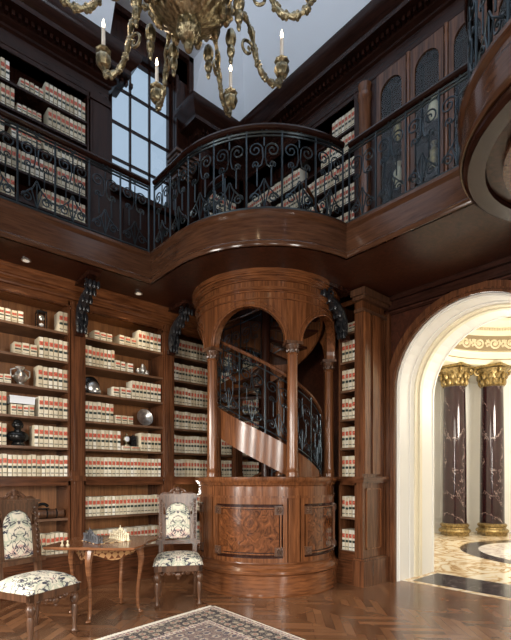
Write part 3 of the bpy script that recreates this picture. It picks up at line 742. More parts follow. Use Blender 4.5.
# cornices (room trim)
tr = MB().sweep([(-3.4, YF), (5.2, YF)], [(-.1, OPZ), (.0, OPZ), (.0, OPZ+.07), (.025, OPZ+.075), (.03, OPZ+.095), (.02, OPZ+.10), (.02, OPZ+.135), (.045, OPZ+.15), (.05, OPZ+.165), (.07, OPZ+.17), (.09, OPZ+.20), (.115, OPZ+.215), (.13, OPZ+.235), (.13, BZ0), (-.1, BZ0)])
struct('trim_5', tr, M['warm_h'])
prof_u = [(-.25, 6.40), (-.02, 6.40), (.0, 6.42), (.0, 6.58), (.03, 6.60), (.03, 6.63), (.08, 6.66), (.08, 6.74), (.22, 6.76), (.22, 6.82), (.29, 6.90), (.33, 6.98), (.33, 7.03), (-.25, 7.03)]
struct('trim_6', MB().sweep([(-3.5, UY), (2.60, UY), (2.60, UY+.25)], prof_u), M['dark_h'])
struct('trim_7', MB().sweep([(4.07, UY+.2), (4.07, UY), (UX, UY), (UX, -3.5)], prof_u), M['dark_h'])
dn = MB()
x = -1.
while x < 2.85: dn.box(x, x+.035, UY-.14, UY-.08, 6.69, 6.745); x += .07
x = 4.05
while x < 4.8: dn.box(x, x+.035, UY-.14, UY-.08, 6.69, 6.745); x += .07
y = -.5
while y < 5.8: dn.box(UX-.14, UX-.08, y, y+.035, 6.69, 6.745); y += .07
struct('trim_8', dn, M['dark'])
# corbel block on the window casing
cb = empty('corbel', (3.87, 6.05, 5.95), 'small carved wooden corbel projecting in front of the tall window', 'corbel')
m_ = MB()
for i in range(6): m_.box(3.70-.02*i, 3.95+.01*i, 5.95-.03*i, 6.1, 5.95+.055*i, 5.99+.055*i)
m_.build('block', M['carved'], cb)
# black carved brackets under the balcony
def bracket(x, y, rz, label):
    e = empty('carved_bracket', (x, y, 3.10), label, 'bracket', None, rz)
    m = MB()
    pth = []   # S scroll in (out, z), out = towards the room (local -Y)
    pts = [(.03, 0), (.055, .05), (.05, .12), (.07, .2), (.13, .29), (.22, .36), (.33, .42), (.43, .47)]
    r_ = [.025, .045, .05, .06, .068, .068, .055, .04]
    m.tube([(0, -o, z) for o, z in pts], r_, 8)
    for s_ in (-.045, .045):
        m.tube([(s_, -o, z) for o, z in spiral(.10, .12, .02, .075, 0, 1.3)], .014, 5)
        m.tube([(s_, -o, z) for o, z in spiral(.36, .48, .015, .06, 0, 1.3)], .014, 5)
    for i, (o, z) in enumerate(pts[1:]):
        for s_ in (-1, 0, 1):
            m.ell((s_*.045, -o-.055, z-.02), (.024, .024, .05), 7, 0, 5)
    m.build('scroll', M['blackcarve'], e, local=True)
    MB().box(-.07, .07, -.50, .0, .55, .595).build('abacus', M['dark'], e, local=True)
    MB().box(-.05, .05, -.06, 0, -.03, .03).build('foot_block', M['dark'], e, local=True)
    return e
bracket((P1L+P1R)/2, YF-.045, 0, 'black carved scroll bracket on the pier between the left and middle bookcases')
bracket((P2L+P2R)/2, YF-.045, 0, 'black carved scroll bracket on the pier just left of the stair drum')
bracket(XFR-.07, 3.52, -pi/2, 'black carved scroll bracket right of the stair drum, by the narrow bookcase')
# ------------------------------------------------------------------ glass cabinets upstairs
def cabinet(y0, label):
    e = empty('display_cabinet', (5.1, y0, BZ1), label, 'cabinet')
    w = .40; ya, yb = y0-w/2, y0+w/2
    MB().box(UX, 5.25, ya-.0, ya+.02, BZ1, 6.40).box(UX, 5.25, yb-.02, yb, BZ1, 6.40).box(5.22, 5.25, ya, yb, BZ1, 6.40).box(UX, 5.25, ya, yb, 6.36, 6.40).box(UX, 5.25, ya, yb, BZ1, BZ1+.12).build('body', M['dark'], e)
    for z in (4.9, 5.45): MB().box(UX+.03, 5.22, ya+.02, yb-.02, z-.02, z).build('shelf', M['dark_h'], e)
    d = MB().box(UX-.03, UX, ya, ya+.055, BZ1+.1, 6.38).box(UX-.03, UX, yb-.055, yb, BZ1+.1, 6.38).box(UX-.03, UX, ya, yb, BZ1+.1, BZ1+.2)
    n = 12; rr_ = (w-.11)/2; zs = 6.10
    for i in range(n):
        a, b = pi*i/n, pi*(i+1)/n; p0 = (y0-rr_*cos(a), zs+rr_*sin(a)); p1 = (y0-rr_*cos(b), zs+rr_*sin(b))
        d.add([(UX-.03, *p0), (UX-.03, *p1), (UX-.03, p1[0], 6.38), (UX-.03, p0[0], 6.38), (UX, *p0), (UX, *p1), (UX, p1[0], 6.38), (UX, p0[0], 6.38)], [(0, 1, 2, 3), (7, 6, 5, 4), (0, 4, 5, 1)])
    dd = d.build('door', M['wood'], e)
    MB().box(UX-.018, UX-.012, ya+.05, yb-.05, BZ1+.19, 6.25).build('pane', M['glass'], dd)
    return e
cabs = [(3.04, 'glass fronted cabinet nearest the upper bookcase on the right balcony, arched door'), (2.58, 'middle glass fronted cabinet on the right balcony, arched door'), (2.12, 'glass fronted cabinet beside the round bay on the right balcony, arched door'), (1.66, 'fourth glass cabinet hidden largely by the round balcony bay')]
for y0, lb in cabs:
    cabinet(y0, lb)
for i, (y0, z0, nm, lb, mt) in enumerate(((3.04, 5.45, 'vase', 'gilt vase on the upper shelf of the glass cabinet nearest the books', 'gold'), (2.58, 5.45, 'urn', 'pale urn on the upper shelf of the middle glass cabinet', 'ivory'), (2.12, 5.45, 'vase', 'gilt vase in the glass cabinet beside the round balcony bay', 'gold'), (2.58, 4.9, 'vase', 'small gilt vase on the lower shelf of the middle glass cabinet', 'gold'), (3.04, 4.9, 'urn', 'pale urn on the lower shelf of the glass cabinet nearest the books', 'ivory'))):
    v = MB().lathe(5.1, y0, [(.04, 0), (.045, .015), (.02, .04), (.05, .12), (.075, .2), (.06, .27), (.025, .32), (.03, .36), (.045, .38)], 16, z=z0)
    o = v.build(nm, M[mt]); origin_to(o, (5.1, y0, z0)); tag(o, lb, nm)
# half-round turned posts between the upper cabinets
for y0, lb in ((3.42, 'turned upright post between the upper right bookcase and the first glass cabinet'), (2.81, 'slim turned post between the first and middle glass cabinets'), (2.35, 'slim turned post between the middle glass cabinet and the one beside the bay')):
    r0 = .075 if y0 > 3 else .022
    o = MB().lathe(UX-.02-r0*.0, y0, [(r0*1.3, 0), (r0*1.3, .1), (r0, .14), (r0, 2.1), (r0*1.25, 2.14), (r0*1.25, 2.2), (r0, 2.22), (r0*1.2, 2.32)], 16, z=BZ1).build('column', M['warm'])
    origin_to(o, (UX-.02, y0, BZ1)); tag(o, lb, 'column')
struct('trim_9', MB().box(UX-.0, WX-.01, 3.25, 3.58, BZ1, 6.4).box(UX, WX-.01, -3.5, 1.4, BZ1, 6.4), M['dark'])
# ------------------------------------------------------------------ chandelier
CX, CY, CZ = 1.488, 2.264, 4.16
ch = empty('chandelier', (CX, CY, 3.9), 'ornate antique brass chandelier with scrolled arms and lit white candles hanging at the top', 'chandelier')
gad = lambda a, z: 1+.07*abs(cos(a*9))
bw = MB().lathe(CX, CY, [(.001, -.30), (.018, -.29), (.028, -.26), (.018, -.235), (.045, -.22), (.065, -.18), (.05, -.15), (.06, -.13), (.13, -.10), (.20, -.04), (.24, .03), (.25, .08), (.22, .10), (.26, .12), (.24, .15), (.16, .17), (.1, .2)], 72, z=CZ, mod=gad)
for k in range(18):
    t = 2*pi*k/18; rr = .245 if k % 2 else .20; zz = .05 if k % 2 else -.03
    bw.ell((CX+rr*cos(t), CY+rr*sin(t), CZ+zz), (.030, .030, .065), 8, 0, 5)
for k in range(8):
    t = 2*pi*k/8; bw.ell((CX+.055*cos(t), CY+.055*sin(t), CZ-.16), (.022, .022, .05), 7, 0, 5)
bw.build('bowl', M['brass'], ch)
MB().lathe(CX, CY, [(.12, .18), (.16, .24), (.10, .32), (.05, .40), (.05, .6), (.12, .7), (.14, .78), (.06, .88), (.04, 1.2), (.08, 1.3), (.02, 1.4), (.02, ZT-CZ-.1), (.15, ZT-CZ-.06), (.16, ZT-CZ)], 24, z=CZ, mod=gad).build('stem', M['brass'], ch)
def leaf_blob(m, x, y, z, r, an):
    for j in range(5):
        t = 2*pi*j/5; m.ell((x+r*.55*cos(t)*cos(an), y+r*.55*cos(t)*sin(an), z+r*.55*sin(t)), (r*.5, r*.5, r*.5), 6, 0, 4)
from mathutils import Vector
def smoothpath(P, n=5):
    out = []
    for i in range(len(P)-1):
        p0 = P[max(i-1, 0)]; p1 = P[i]; p2 = P[i+1]; p3 = P[min(i+2, len(P)-1)]
        for j in range(n):
            t = j/n
            out.append(tuple(.5*((2*b)+(-a+c_)*t+(2*a-5*b+4*c_-d)*t*t+(-a+3*b-3*c_+d)*t**3) for a, b, c_, d in zip(p0, p1, p2, p3)))
    return out+[P[-1]]
for k in range(9):
    an = R_((37, 73, 117, 150, 190, 230, 270, 312, 354)[k]-41.7); ca, sa = cos(an), sin(an)
    def P(r, z): return (CX+r*ca, CY+r*sa, CZ+z)
    path = smoothpath([(.26, .02), (.31, .13), (.39, .17), (.46, .10), (.49, -.02), (.54, -.12), (.62, -.15), (.69, -.12), (.72, -.06)])
    am = MB(); rad = [.016+.005*sin(i*1.3) for i in range(len(path))]
    am.tube([P(r, z) for r, z in path], rad, 7)
    for i in range(3, len(path)-3, 4):
        r, z = path[i]; leaf_blob(am, *P(r, z), .03, an)
    am.tube([P(r, z) for r, z in spiral(.43, -.03, .012, .06, R_(80), -1.2)], .010, 5)
    am.ell(P(.30, -.04), (.035, .035, .06), 8).ell(P(.30, -.12), (.026, .026, .045), 8).ell(P(.30, -.18), (.014, .014, .025), 8)
    am.tube([P(r, z) for r, z in smoothpath([(.24, .10), (.27, .30), (.20, .45), (.12, .52), (.05, .50)])], .016, 6)
    arm = am.build('arm', M['brass'], ch)
    x, y, _ = P(.72, 0)
    MB().lathe(x, y, [(.001, -.10), (.012, -.09), (.008, -.07), (.035, -.055), (.05, -.02), (.045, .01), (.035, .015), (.02, .02), (.045, .035), (.05, .045), (.018, .05), (.02, .075), (.001, .076)], 16, z=CZ, mod=lambda a, z: 1+.06*cos(a*8)).build('candle_cup', M['brass'], arm)
    MB().lathe(x, y, [(.013, .07), (.012, .20), (.001, .205)], 10, z=CZ).build('candle', M['wax'], arm)
    MB().lathe(x, y, [(.001, .203), (.008, .215), (.010, .228), (.004, .250), (.0005, .265)], 8, z=CZ).build('flame', M['flame'], arm)
    l = bpy.data.lights.new('candle_light', 'POINT'); l.energy = 0.9; l.color = (1, .72, .42); l.shadow_soft_size = .02
    o = bpy.data.objects.new('candle_light', l); COL.objects.link(o); o.location = (x, y, CZ+.29)
# ------------------------------------------------------------------ chairs
def chair(loc, rz, label):
    e = empty('carved_chair', (0, 0, 0), label, 'chair', 'carved chairs with needlepoint upholstery')
    # local: faces -Y, front at y=-.24, back at y=+.22
    def L(nm, m, mt, p=e, **k): return m.build(nm, M[mt] if isinstance(mt, str) else mt, p, local=True, **k)
    leg = [(.02, 0), (.028, .02), (.018, .04), (.02, .10), (.030, .22), (.022, .25), (.032, .27), (.040, .30), (.032, .33), (.02, .345), (.030, .36), (.030, .43)]
    for sx in (-.22, .22):
        L('leg', MB().lathe(sx, -.21, leg, 14), 'carved')
        L('leg', MB().tube([(sx*.9, .26, 0), (sx*.9, .23, .2), (sx*.9, .21, .43)], [.020, .022, .024], 6), 'carved')
    fr = MB().box(-.25, .25, -.24, -.20, .37, .435).box(-.25, -.21, -.24, .23, .37, .435).box(.21, .25, -.24, .23, .37, .435).box(-.25, .25, .19, .23, .37, .435)
    L('seat_frame', fr, 'carved')
    ap = MB()
    for (ax, az, r) in ((0, .335, .035), (-.05, .35, .022), (.05, .35, .022), (-.09, .36, .018), (.09, .36, .018), (0, .30, .018)):
        ap.ell((ax, -.235, az), (r, .018, r*.8), 10)
    for s_ in (-1, 1): ap.tube([(s_*(.08+.1*t), -.228, .355-.02*sin(t*9)) for t in [i/8 for i in range(9)]], .010, 5)
    L('carved_apron', ap, 'carved')
    # cushion
    n = 14; vs = []; fs = []
    for i in range(n+1):
        for j in range(n+1):
            u = -1+2*i/n; v = -1+2*j/n; hgt = (max(0, 1-abs(u)**3.2)*max(0, 1-abs(v)**3.2))**.45
            vs.append((u*.262, v*.235-.01, .435+.105*hgt))
    for i in range(n):
        for j in range(n): a = i*(n+1)+j; fs.append((a, a+n+1, a+n+2, a+1))
    o_ = len(vs); L('seat_cushion', MB().add(vs, fs).box(-.262, .262, -.245, .225, .432, .436), M['tap'])
    # back: tilt
    def tilt(x, y, z): return (x, y+.20+(z-.45)*.10, z)
    bk = MB().box(-.215, -.165, -.02, .025, .43, 1.12).box(.165, .215, -.02, .025, .43, 1.12).box(-.25, .25, -.03, .03, .60, .64).box(-.22, .22, -.02, .025, 1.08, 1.13).box(-.24, .24, -.03, .03, 1.13, 1.155)
    nn = 14; rr_ = .14
    for i in range(nn):     # arched spandrel
        a, b = pi*i/nn, pi*(i+1)/nn; p0 = (-rr_*cos(a), .93+rr_*sin(a)); p1 = (-rr_*cos(b), .93+rr_*sin(b))
        bk.add([(p0[0]*1.0, -.015, p0[1]), (p1[0], -.015, p1[1]), (p1[0]*1.18, -.015, 1.10), (p0[0]*1.18, -.015, 1.10), (p0[0], .02, p0[1]), (p1[0], .02, p1[1]), (p1[0]*1.18, .02, 1.10), (p0[0]*1.18, .02, 1.10)], [(0, 1, 2, 3), (7, 6, 5, 4), (0, 4, 5, 1)])
    bk.box(-.17, -.14, -.015, .02, .64, .93).box(.14, .17, -.015, .02, .64, .93)
    for s_ in (-1, 1):
        for i in range(9): bk.ell((s_*.19, -.022, .68+i*.05), (.016, .012, .022), 8, 0, 5)
        bk.tube([(s_*x, -.02, z) for x, z in spiral(.165, 1.045, .01, .03, 0, 1.2)], .008, 5)
    bk.xf(tilt); L('back_frame', bk, 'carved')
    cr = MB()
    for s_ in (-1, 1):
        cr.tube([(s_*x, 0, z) for x, z in [(.19, 1.165), (.15, 1.175), (.11, 1.17), (.075, 1.19), (.05, 1.215), (.02, 1.23)]], [.012, .018, .014, .018, .016, .012], 6)
        cr.tube([(s_*x, -.005, z) for x, z in spiral(.06, 1.185, .008, .03, 0, 1.2)], .008, 5)
    cr.ell((0, 0, 1.215), (.03, .02, .035), 10).ell((0, 0, 1.18), (.05, .02, .03), 10).box(-.2, .2, -.015, .015, 1.15, 1.17)
    cr.xf(tilt); L('crest', cr, 'carved')
    # arched upholstered back pad
    pad = MB(); ol = [(-.14, .655), (.14, .655)]+[(.14*cos(a), .93+.14*sin(a)) for a in [pi*i/16 for i in range(17)]]
    k = len(ol); ctr = (0, .85); vs = []
    for s_, yy in ((1, .0), (.93, -.022), (.75, -.034), (.4, -.038)):
        for x, z in ol: vs.append((ctr[0]+(x-ctr[0])*s_, yy, ctr[1]+(z-ctr[1])*s_))
    fs = [(r*k+i, r*k+(i+1) % k, (r+1)*k+(i+1) % k, (r+1)*k+i) for r in range(3) for i in range(k)]+[tuple(3*k+i for i in range(k)), tuple(range(k))]
    pad.add(vs, fs); pad.xf(tilt); L('back_cushion', pad, M['tap'])
    e.location = loc; e.rotation_euler = (0, 0, rz)
    return e
# rotation helper: local -Y must point along room direction (dx, dy): rz with (sin rz, -cos rz) = dir
def face(lat, dep):
    dx = FY*lat+FX*dep; dy = -FX*lat+FY*dep; return math.atan2(dx, -dy)
def room(lat, dep): return (FX*dep+FY*lat, FY*dep-FX*lat)
x, y = room(-.85, 4.99); chair((x, y, 0), face(.18, -1), 'carved walnut side chair facing the camera between chess table and stair drum')
x, y = room(-1.87, 3.87); chair((x, y, 0), face(.90, -.43), 'carved walnut side chair at the left edge turned towards the chess table')
# ------------------------------------------------------------------ chess table
tb = empty('chess_table', (1.91, 4.39, 0), 'small fruitwood games table with cabriole legs and open diamond top, holding a chess set', 'table')
TZ = .72
def diamond(r, wob, n=12):
    cs_ = [(0, -r), (r, 0), (0, r), (-r, 0)]; out = []
    for i in range(4):
        a, b = cs_[i], cs_[(i+1) % 4]
        for j in range(n):
            t = j/n; x = a[0]+(b[0]-a[0])*t; y = a[1]+(b[1]-a[1])*t; l = math.hypot(x, y); k = 1-wob*sin(pi*t)**2*0+wob*sin(2*pi*t)**2
            out.append((x*k, y*k))
    return out
dm = diamond(.60, .05)
top = MB().prism(dm, lambda x, y: (1.91+x*.985, 4.39+y*.985, TZ-.028), lambda x, y: (1.91+x, 4.39+y, TZ-.018)).prism(dm, lambda x, y: (1.91+x, 4.39+y, TZ-.018), lambda x, y: (1.91+x, 4.39+y, TZ))
top.build('tabletop', M['table'], tb)
MB().box(1.91-.18, 1.91+.18, 4.39-.18, 4.39+.18, TZ, TZ+.004).build('chess_board', M['checker'], tb)
ap = MB()
for sgn, ax in ((-1, 'y'), (1, 'y'), (-1, 'x'), (1, 'x')):
    n = 14; w = .24 if ax == 'y' else .19; off = .20 if ax == 'y' else .25
    for i in range(n):
        u0, u1 = -1+2*i/n, -1+2*(i+1)/n; z0 = TZ-.13+.045*cos(u0*pi*1.0)*-1*.8; z1 = TZ-.13-.036*cos(u1*pi)
        vs = []
        for (u, zb) in ((u0, z0), (u1, z1)):
            for dd in (0, .018):
                o_ = sgn*(off-dd)
                p = (1.91+u*w, 4.39+o_) if ax == 'y' else (1.91+o_, 4.39+u*w)
                vs += [(p[0], p[1], zb), (p[0], p[1], TZ-.028)]
        ap.add(vs, [(0, 4, 5, 1), (2, 3, 7, 6), (0, 2, 6, 4)])
ap.build('apron', M['apron'], tb)
for sx in (-1, 1):
    for sy in (-1, 1):
        pts = smoothpath([(.0, .69), (.02, .62), (.032, .54), (.02, .42), (.0, .28), (-.005, .14), (.005, .05), (.03, .012)], 4)
        r_ = []
        for (o, z) in pts: r_.append((.018+.026*max(0, (z-.36)/.33)**1.2) if z > .05 else .014)
        dx, dy = sx*.7071, sy*.7071
        m = MB().tube([(1.91+sx*.245+dx*(o), 4.39+sy*.195+dy*(o), z) for o, z in pts], r_, 8)
        m.ell((1.91+sx*.245+dx*.03, 4.39+sy*.195+dy*.03, .016), (.028, .022, .016), 8)
        m.build('leg', M['table'], tb)
# chess pieces
PIECE = {'pawn': [(.014, 0), (.014, .006), (.007, .012), (.005, .028), (.008, .03), (.009, .037), (.001, .045)],
         'rook': [(.016, 0), (.016, .008), (.009, .014), (.008, .04), (.012, .043), (.012, .054), (.006, .055), (.006, .05), (.001, .05)],
         'knight': [(.016, 0), (.016, .008), (.009, .014), (.008, .03), (.011, .04), (.009, .055), (.001, .06)],
         'bishop': [(.016, 0), (.016, .008), (.008, .014), (.006, .045), (.010, .048), (.009, .06), (.002, .07), (.001, .074)],
         'queen': [(.017, 0), (.017, .009), (.009, .016), (.007, .055), (.012, .06), (.013, .075), (.006, .076), (.004, .084), (.001, .086)],
         'king': [(.018, 0), (.018, .009), (.010, .016), (.008, .06), (.013, .065), (.013, .08), (.005, .082), (.003, .098), (.001, .1)]}
ORD = ['rook', 'knight', 'bishop', 'queen', 'king', 'bishop', 'knight', 'rook']
cache = {}
for col, side, mt in (('ivory', 1, 'ivory'), ('dark grey', -1, 'pewter')):
    for row, kinds in ((0, ORD), (1, ['pawn']*8)):
        for i, kd in enumerate(kinds):
            x = 1.91+side*(.1575-.045*row); y = 4.39-.1575+.045*i
            key = (kd, mt)
            if key not in cache:
                m = MB().lathe(0, 0, [(r*1.2, z*1.4) for r, z in PIECE[kd]], 12)
                if kd == 'knight': m.ell((-.008*side, 0, .052), (.016, .007, .008), 8)
                o = m.build('chess_'+kd, M[mt]); cache[key] = o.data
            else: o = bpy.data.objects.new('chess_'+kd, cache[key]); COL.objects.link(o)
            o.location = (x, y, TZ+.0042)
            if kd == 'pawn': tag(o, '%s chess pawn in the %s front row on the games table' % (col, col), 'chess piece', '%s pawns' % col)
            elif kd in ('king', 'queen'): tag(o, '%s chess %s in the %s back row' % (col, kd, col), 'chess piece', 'chess pieces')
            else: tag(o, '%s chess %s, one of two in the %s back row' % (col, kd, col), 'chess piece', '%s %ss' % (col, kd))
for i, (dx, dy) in enumerate(((-.44, -.03), (-.40, -.06))):
    o = MB().lathe(0, 0, [(r*1.12, z*1.15) for r, z in PIECE['pawn']], 12).build('chess_pawn', M['ivory'])
    o.location = (1.91+dx, 4.39+dy, TZ); tag(o, 'ivory chess pawn standing off the board on the left leaf of the table', 'chess piece', 'captured pawns')
# ------------------------------------------------------------------ rug
rc = (2.83, 3.84)
e1 = (-1.25/1.263, -.18/1.263); e2 = (-.0277, -.9996)
def RG(u, v, z): return (rc[0]+e1[0]*u+e2[0]*v, rc[1]+e1[1]*u+e2[1]*v, z)
LU, LV = 3.2, 4.2
rug = empty('rug', RG(1.5, 2, 0), 'patterned Persian rug with cream fringe lying on the parquet in the foreground', 'rug')
def ringstrip(m, a, b, z0, z1):
    m.prism([(a, a), (LU-a, a), (LU-a, b), (a, b)], lambda u, v: RG(u, v, z0), lambda u, v: RG(u, v, z1))
    m.prism([(a, LV-b), (LU-a, LV-b), (LU-a, LV-a), (a, LV-a)], lambda u, v: RG(u, v, z0), lambda u, v: RG(u, v, z1))
    m.prism([(a, b), (b, b), (b, LV-b), (a, LV-b)], lambda u, v: RG(u, v, z0), lambda u, v: RG(u, v, z1))
    m.prism([(LU-b, b), (LU-a, b), (LU-a, LV-b), (LU-b, LV-b)], lambda u, v: RG(u, v, z0), lambda u, v: RG(u, v, z1))
m = MB(); ringstrip(m, 0, .06, .001, .011); ringstrip(m, .30, .36, .001, .011); m.build('guard_stripe', M['rug_guard'], rug)
m = MB(); ringstrip(m, .06, .30, .001, .011); m.build('border', M['rug_border'], rug)
MB().prism([(.36, .36), (LU-.36, .36), (LU-.36, LV-.36), (.36, LV-.36)], lambda u, v: RG(u, v, .001), lambda u, v: RG(u, v, .011)).build('field', M['rug_field'], rug)
m = MB()
k = 0
while k*.02 < LU:
    u = k*.02; m.prism([(u, -.055-random.random()*.01), (u+.016, -.055-random.random()*.01), (u+.018, 0), (u, 0)], lambda a, b: RG(a, b, .001), lambda a, b: RG(a, b, .006)); k += 1
m.build('fringe', M['fringe'], rug)
m = MB().prism([(-.02, 0), (0, 0), (0, LV), (-.02, LV)], lambda a, b: RG(a, b, .001), lambda a, b: RG(a, b, .009)); m.build('selvedge', M['fringe'], rug)
# ------------------------------------------------------------------ shelf ornaments
def orn(name, m, mats, loc, label, cat=None):
    o = m.build(name, mats); o.location = loc; return tag(o, label, cat or name.replace('_', ' '))
def thing(name, loc, label, cat, parts):
    e = empty(name, loc, label, cat)
    for nm, m, mt in parts: m.build(nm, M[mt], e, local=True)
    return e
YO = YF+.12
thing('lantern_clock', (X(43.5), YO, SH[5]), 'small glass lantern clock on the topmost shelf of the left bookcase', 'clock',
      [('frame', MB().box(-.055, .055, -.045, .045, 0, .02).box(-.055, .055, -.045, .045, .2, .22).box(-.055, -.045, -.045, -.035, .02, .2).box(.045, .055, -.045, -.035, .02, .2).box(-.055, -.045, .035, .045, .02, .2).box(.045, .055, .035, .045, .02, .2).tube([(-.03, 0, .22), (0, 0, .25), (.03, 0, .22)], .004, 5), 'bronze'),
       ('dial', MB().ell((0, -.02, .14), (.032, .01, .035), 14), 'silver'), ('pendulum', MB().ell((0, -.01, .06), (.028, .02, .02), 12), 'paper')])
thing('silver_ewer', (X(22.5), YO, SH[3]), 'silver handled ewer on the fourth shelf of the left bookcase', 'ewer',
      [('body', MB().lathe(0, 0, [(.05, 0), (.055, .01), (.03, .03), (.065, .07), (.08, .11), (.055, .15), (.03, .18), (.045, .21), (.05, .22)], 18), 'silver'), ('handle', MB().tube([(.05, 0, .2), (.1, 0, .18), (.1, 0, .12), (.07, 0, .09)], .008, 6).tube([(-.05, 0, .2), (-.1, 0, .18), (-.1, 0, .12), (-.07, 0, .09)], .008, 6), 'silver')])
thing('document_box', (X(23), YF+.10, SH[2]+.135), 'pale blue white document box lying on short books in the left bookcase', 'box',
      [('body', MB().box(-.13, .13, -.06, .06, 0, .07), 'paper'), ('lid', MB().box(-.135, .135, -.065, .065, .07, .085), 'paper')])
bu = MB().lathe(0, 0, [(.07, 0), (.075, .015), (.06, .04), (.045, .05)], 16).ell((0, 0, .11), (.12, .06, .07), 16).ell((0, 0, .17), (.04, .04, .05), 12).ell((0, -.005, .235), (.045, .05, .06), 16).ell((0, -.055, .23), (.01, .015, .014), 8)
thing('bust', (X(20), YO, SH[1]), 'black bust sculpture with broad shoulders on the second shelf of the left bookcase', 'sculpture', [('figure', bu, 'bronze'), ('curled_hair', MB().ell((0, .012, .265), (.052, .052, .045), 14).ell((-.045, 0, .24), (.018, .02, .03), 8).ell((.045, 0, .24), (.018, .02, .03), 8), 'bronze')])
rl = MB()
for q_ in (0,): rl.tube([(-.15, 0, .055), (-.14, 0, .055), (.14, 0, .055), (.15, 0, .055)], [.045, .055, .055, .045], 16)
thing('scroll_roll', (X(53), YO, .868), 'tan leather roll with dark straps on the shelf behind the left chair', 'roll', [('roll', rl, 'carved'), ('strap', MB().tube([(-.06, 0, .055), (-.045, 0, .055)], .058, 16).tube([(.05, 0, .055), (.065, 0, .055)], .058, 16), 'bronze')])
thing('magnifier_stand', (X(44), YO+.0, .868+.112), 'small black curved desk object lying on the leather roll', 'ornament', [('body', MB().tube(smoothpath([(-.07, 0, .02), (-.03, 0, .05), (.03, 0, .06), (.07, 0, .03)], 4), [.018]*13, 8), 'bronze'), ('foot', MB().box(-.08, .08, -.03, .03, 0, .012), 'bronze')])
hl = MB().ell((0, .02, .12), (.115, .03, .12), 20)
thing('mantel_clock', (X(94), YO, SH[3]), 'black domed ornament with silver face on the fourth shelf of the middle bookcase', 'clock', [('case', hl.box(-.12, .12, -.05, .06, 0, .02), 'bronze'), ('silver_face', MB().ell((.02, -.02, .09), (.085, .03, .085), 16).ell((.06, -.03, .05), (.06, .025, .04), 12), 'silver')])
thing('shell_figure', (X(145), YO, SH[4]), 'silver shell shaped figurine on the fifth shelf of the middle bookcase', 'figurine', [('base', MB().lathe(0, 0, [(.07, 0), (.07, .015), (.03, .02)], 14), 'silver'), ('shell', MB().ell((-.05, 0, .06), (.05, .035, .045), 12).ell((.02, 0, .09), (.045, .035, .065), 12).ell((.075, 0, .05), (.035, .03, .04), 12).ell((.01, 0, .15), (.018, .018, .025), 8), 'silver')])
pl = MB().lathe(0, 0, [(.001, 0), (.05, .004), (.06, .012), (.11, .018), (.118, .022), (.118, .016), (.06, .006), (.001, -.006)], 28)
pl.xf(lambda x, y, z: (x, -z*.98+y*.17, y*.98+.122+z*.17))
thing('silver_plate', (X(147.5), YO, SH[2]), 'round silver plate standing upright on the third shelf of the middle bookcase', 'plate', [('plate', pl, 'silver'), ('stand', MB().box(-.05, .05, -.03, .06, 0, .012).tube([(0, .055, .01), (0, .035, .14)], .006, 5), 'bronze')])
thing('gilt_clock', (X(128), YO-.05, SH[1]+.062), 'small gilt clock on short books on the second shelf of the middle bookcase', 'clock', [('case', MB().lathe(0, 0, [(.035, 0), (.035, .015), (.012, .03), (.012, .045)], 12).ell((0, 0, .09), (.05, .02, .05), 16).ell((0, 0, .15), (.012, .012, .018), 8), 'brass'), ('dial', MB().ell((0, -.016, .09), (.035, .008, .035), 16), 'paper')])
thing('small_box', (X(136), YO, SH[1]+.062), 'dark upright box beside the gilt clock in the middle bookcase', 'box', [('body', MB().box(-.04, .04, -.03, .05, 0, .14), 'bronze'), ('knob', MB().ell((0, 0, .148), (.012, .012, .012), 8), 'bronze')])
# ------------------------------------------------------------------ rotunda beyond the arch
RC = (9.5, 2.25); RW = 3.4
struct('floor_rotunda', MB().box(5.42, 13.2, -1.5, 6.0, -.1, 0), M['marble'])
struct('trim_10', MB().box(5.53, 6.21, AY-.86, AY+.84, 0, .003), M['marble_dark'])
struct('trim_11', MB().lathe(*RC, [(.001, .001), (1.5, .001), (1.5, .004), (.001, .004)], 64), M['marble_pale'])
rg_ = MB().lathe(*RC, [(1.5, .001), (1.82, .001), (1.82, .004), (1.5, .004)], 64); rg_.f = [f for f in rg_.f if len(f) == 4]; rg_.m = [0]*len(rg_.f)
struct('trim_12', rg_, M['marble_dark'])
wc = MB(); g = R_(17); 
wc.arcbox(RC, RW, RW+.12, -pi+g, pi-g, 0, 5.6, 72)
wc.arcbox(RC, RW-.03, RW, -pi+g, pi-g, 0, .25, 72).arcbox(RC, RW-.03, RW, -pi+g, pi-g, .95, 1.02, 72)
for k in range(16):
    a = -pi+g+R_(8)+k*R_(20); 
    for (za, zb) in ((1.15, 2.0), (2.15, 3.7), (.35, .85)):
        wc.arcbox(RC, RW-.02, RW, a, a+R_(13), za, za+.03, 6).arcbox(RC, RW-.02, RW, a, a+R_(13), zb, zb+.03, 6).arcbox(RC, RW-.02, RW, a, a+R_(.6), za, zb, 1).arcbox(RC, RW-.02, RW, a+R_(12.4), a+R_(13), za, zb, 1)
struct('wall_rotunda', wc, M['white'])
wi = MB(); arched_wall(wi, 6.24, 6.27, -.5, 5.0, 5.6, AR-.03)
struct('wall_rotunda_inner', wi, M['white'])
ent = MB()
prof = [(RW, 3.98), (2.55, 3.98), (2.55, 4.08), (2.53, 4.10), (2.53, 4.22), (2.5, 4.26), (2.58, 4.30), (2.58, 4.66), (2.54, 4.70), (2.46, 4.74), (2.46, 4.80), (2.36, 4.86), (2.30, 4.92), (2.30, 4.98), (2.5, 5.0), (2.5, 5.2), (2.44, 5.24), (2.4, 5.3), (2.3, 5.6), (2.1, 6.1), (1.7, 6.6), (1.1, 7.0), (.4, 7.2), (.001, 7.22)]
ent.lathe(*RC, prof, 72); ent.f = [f for f in ent.f if len(f) == 4]; ent.m = [0]*len(ent.f)
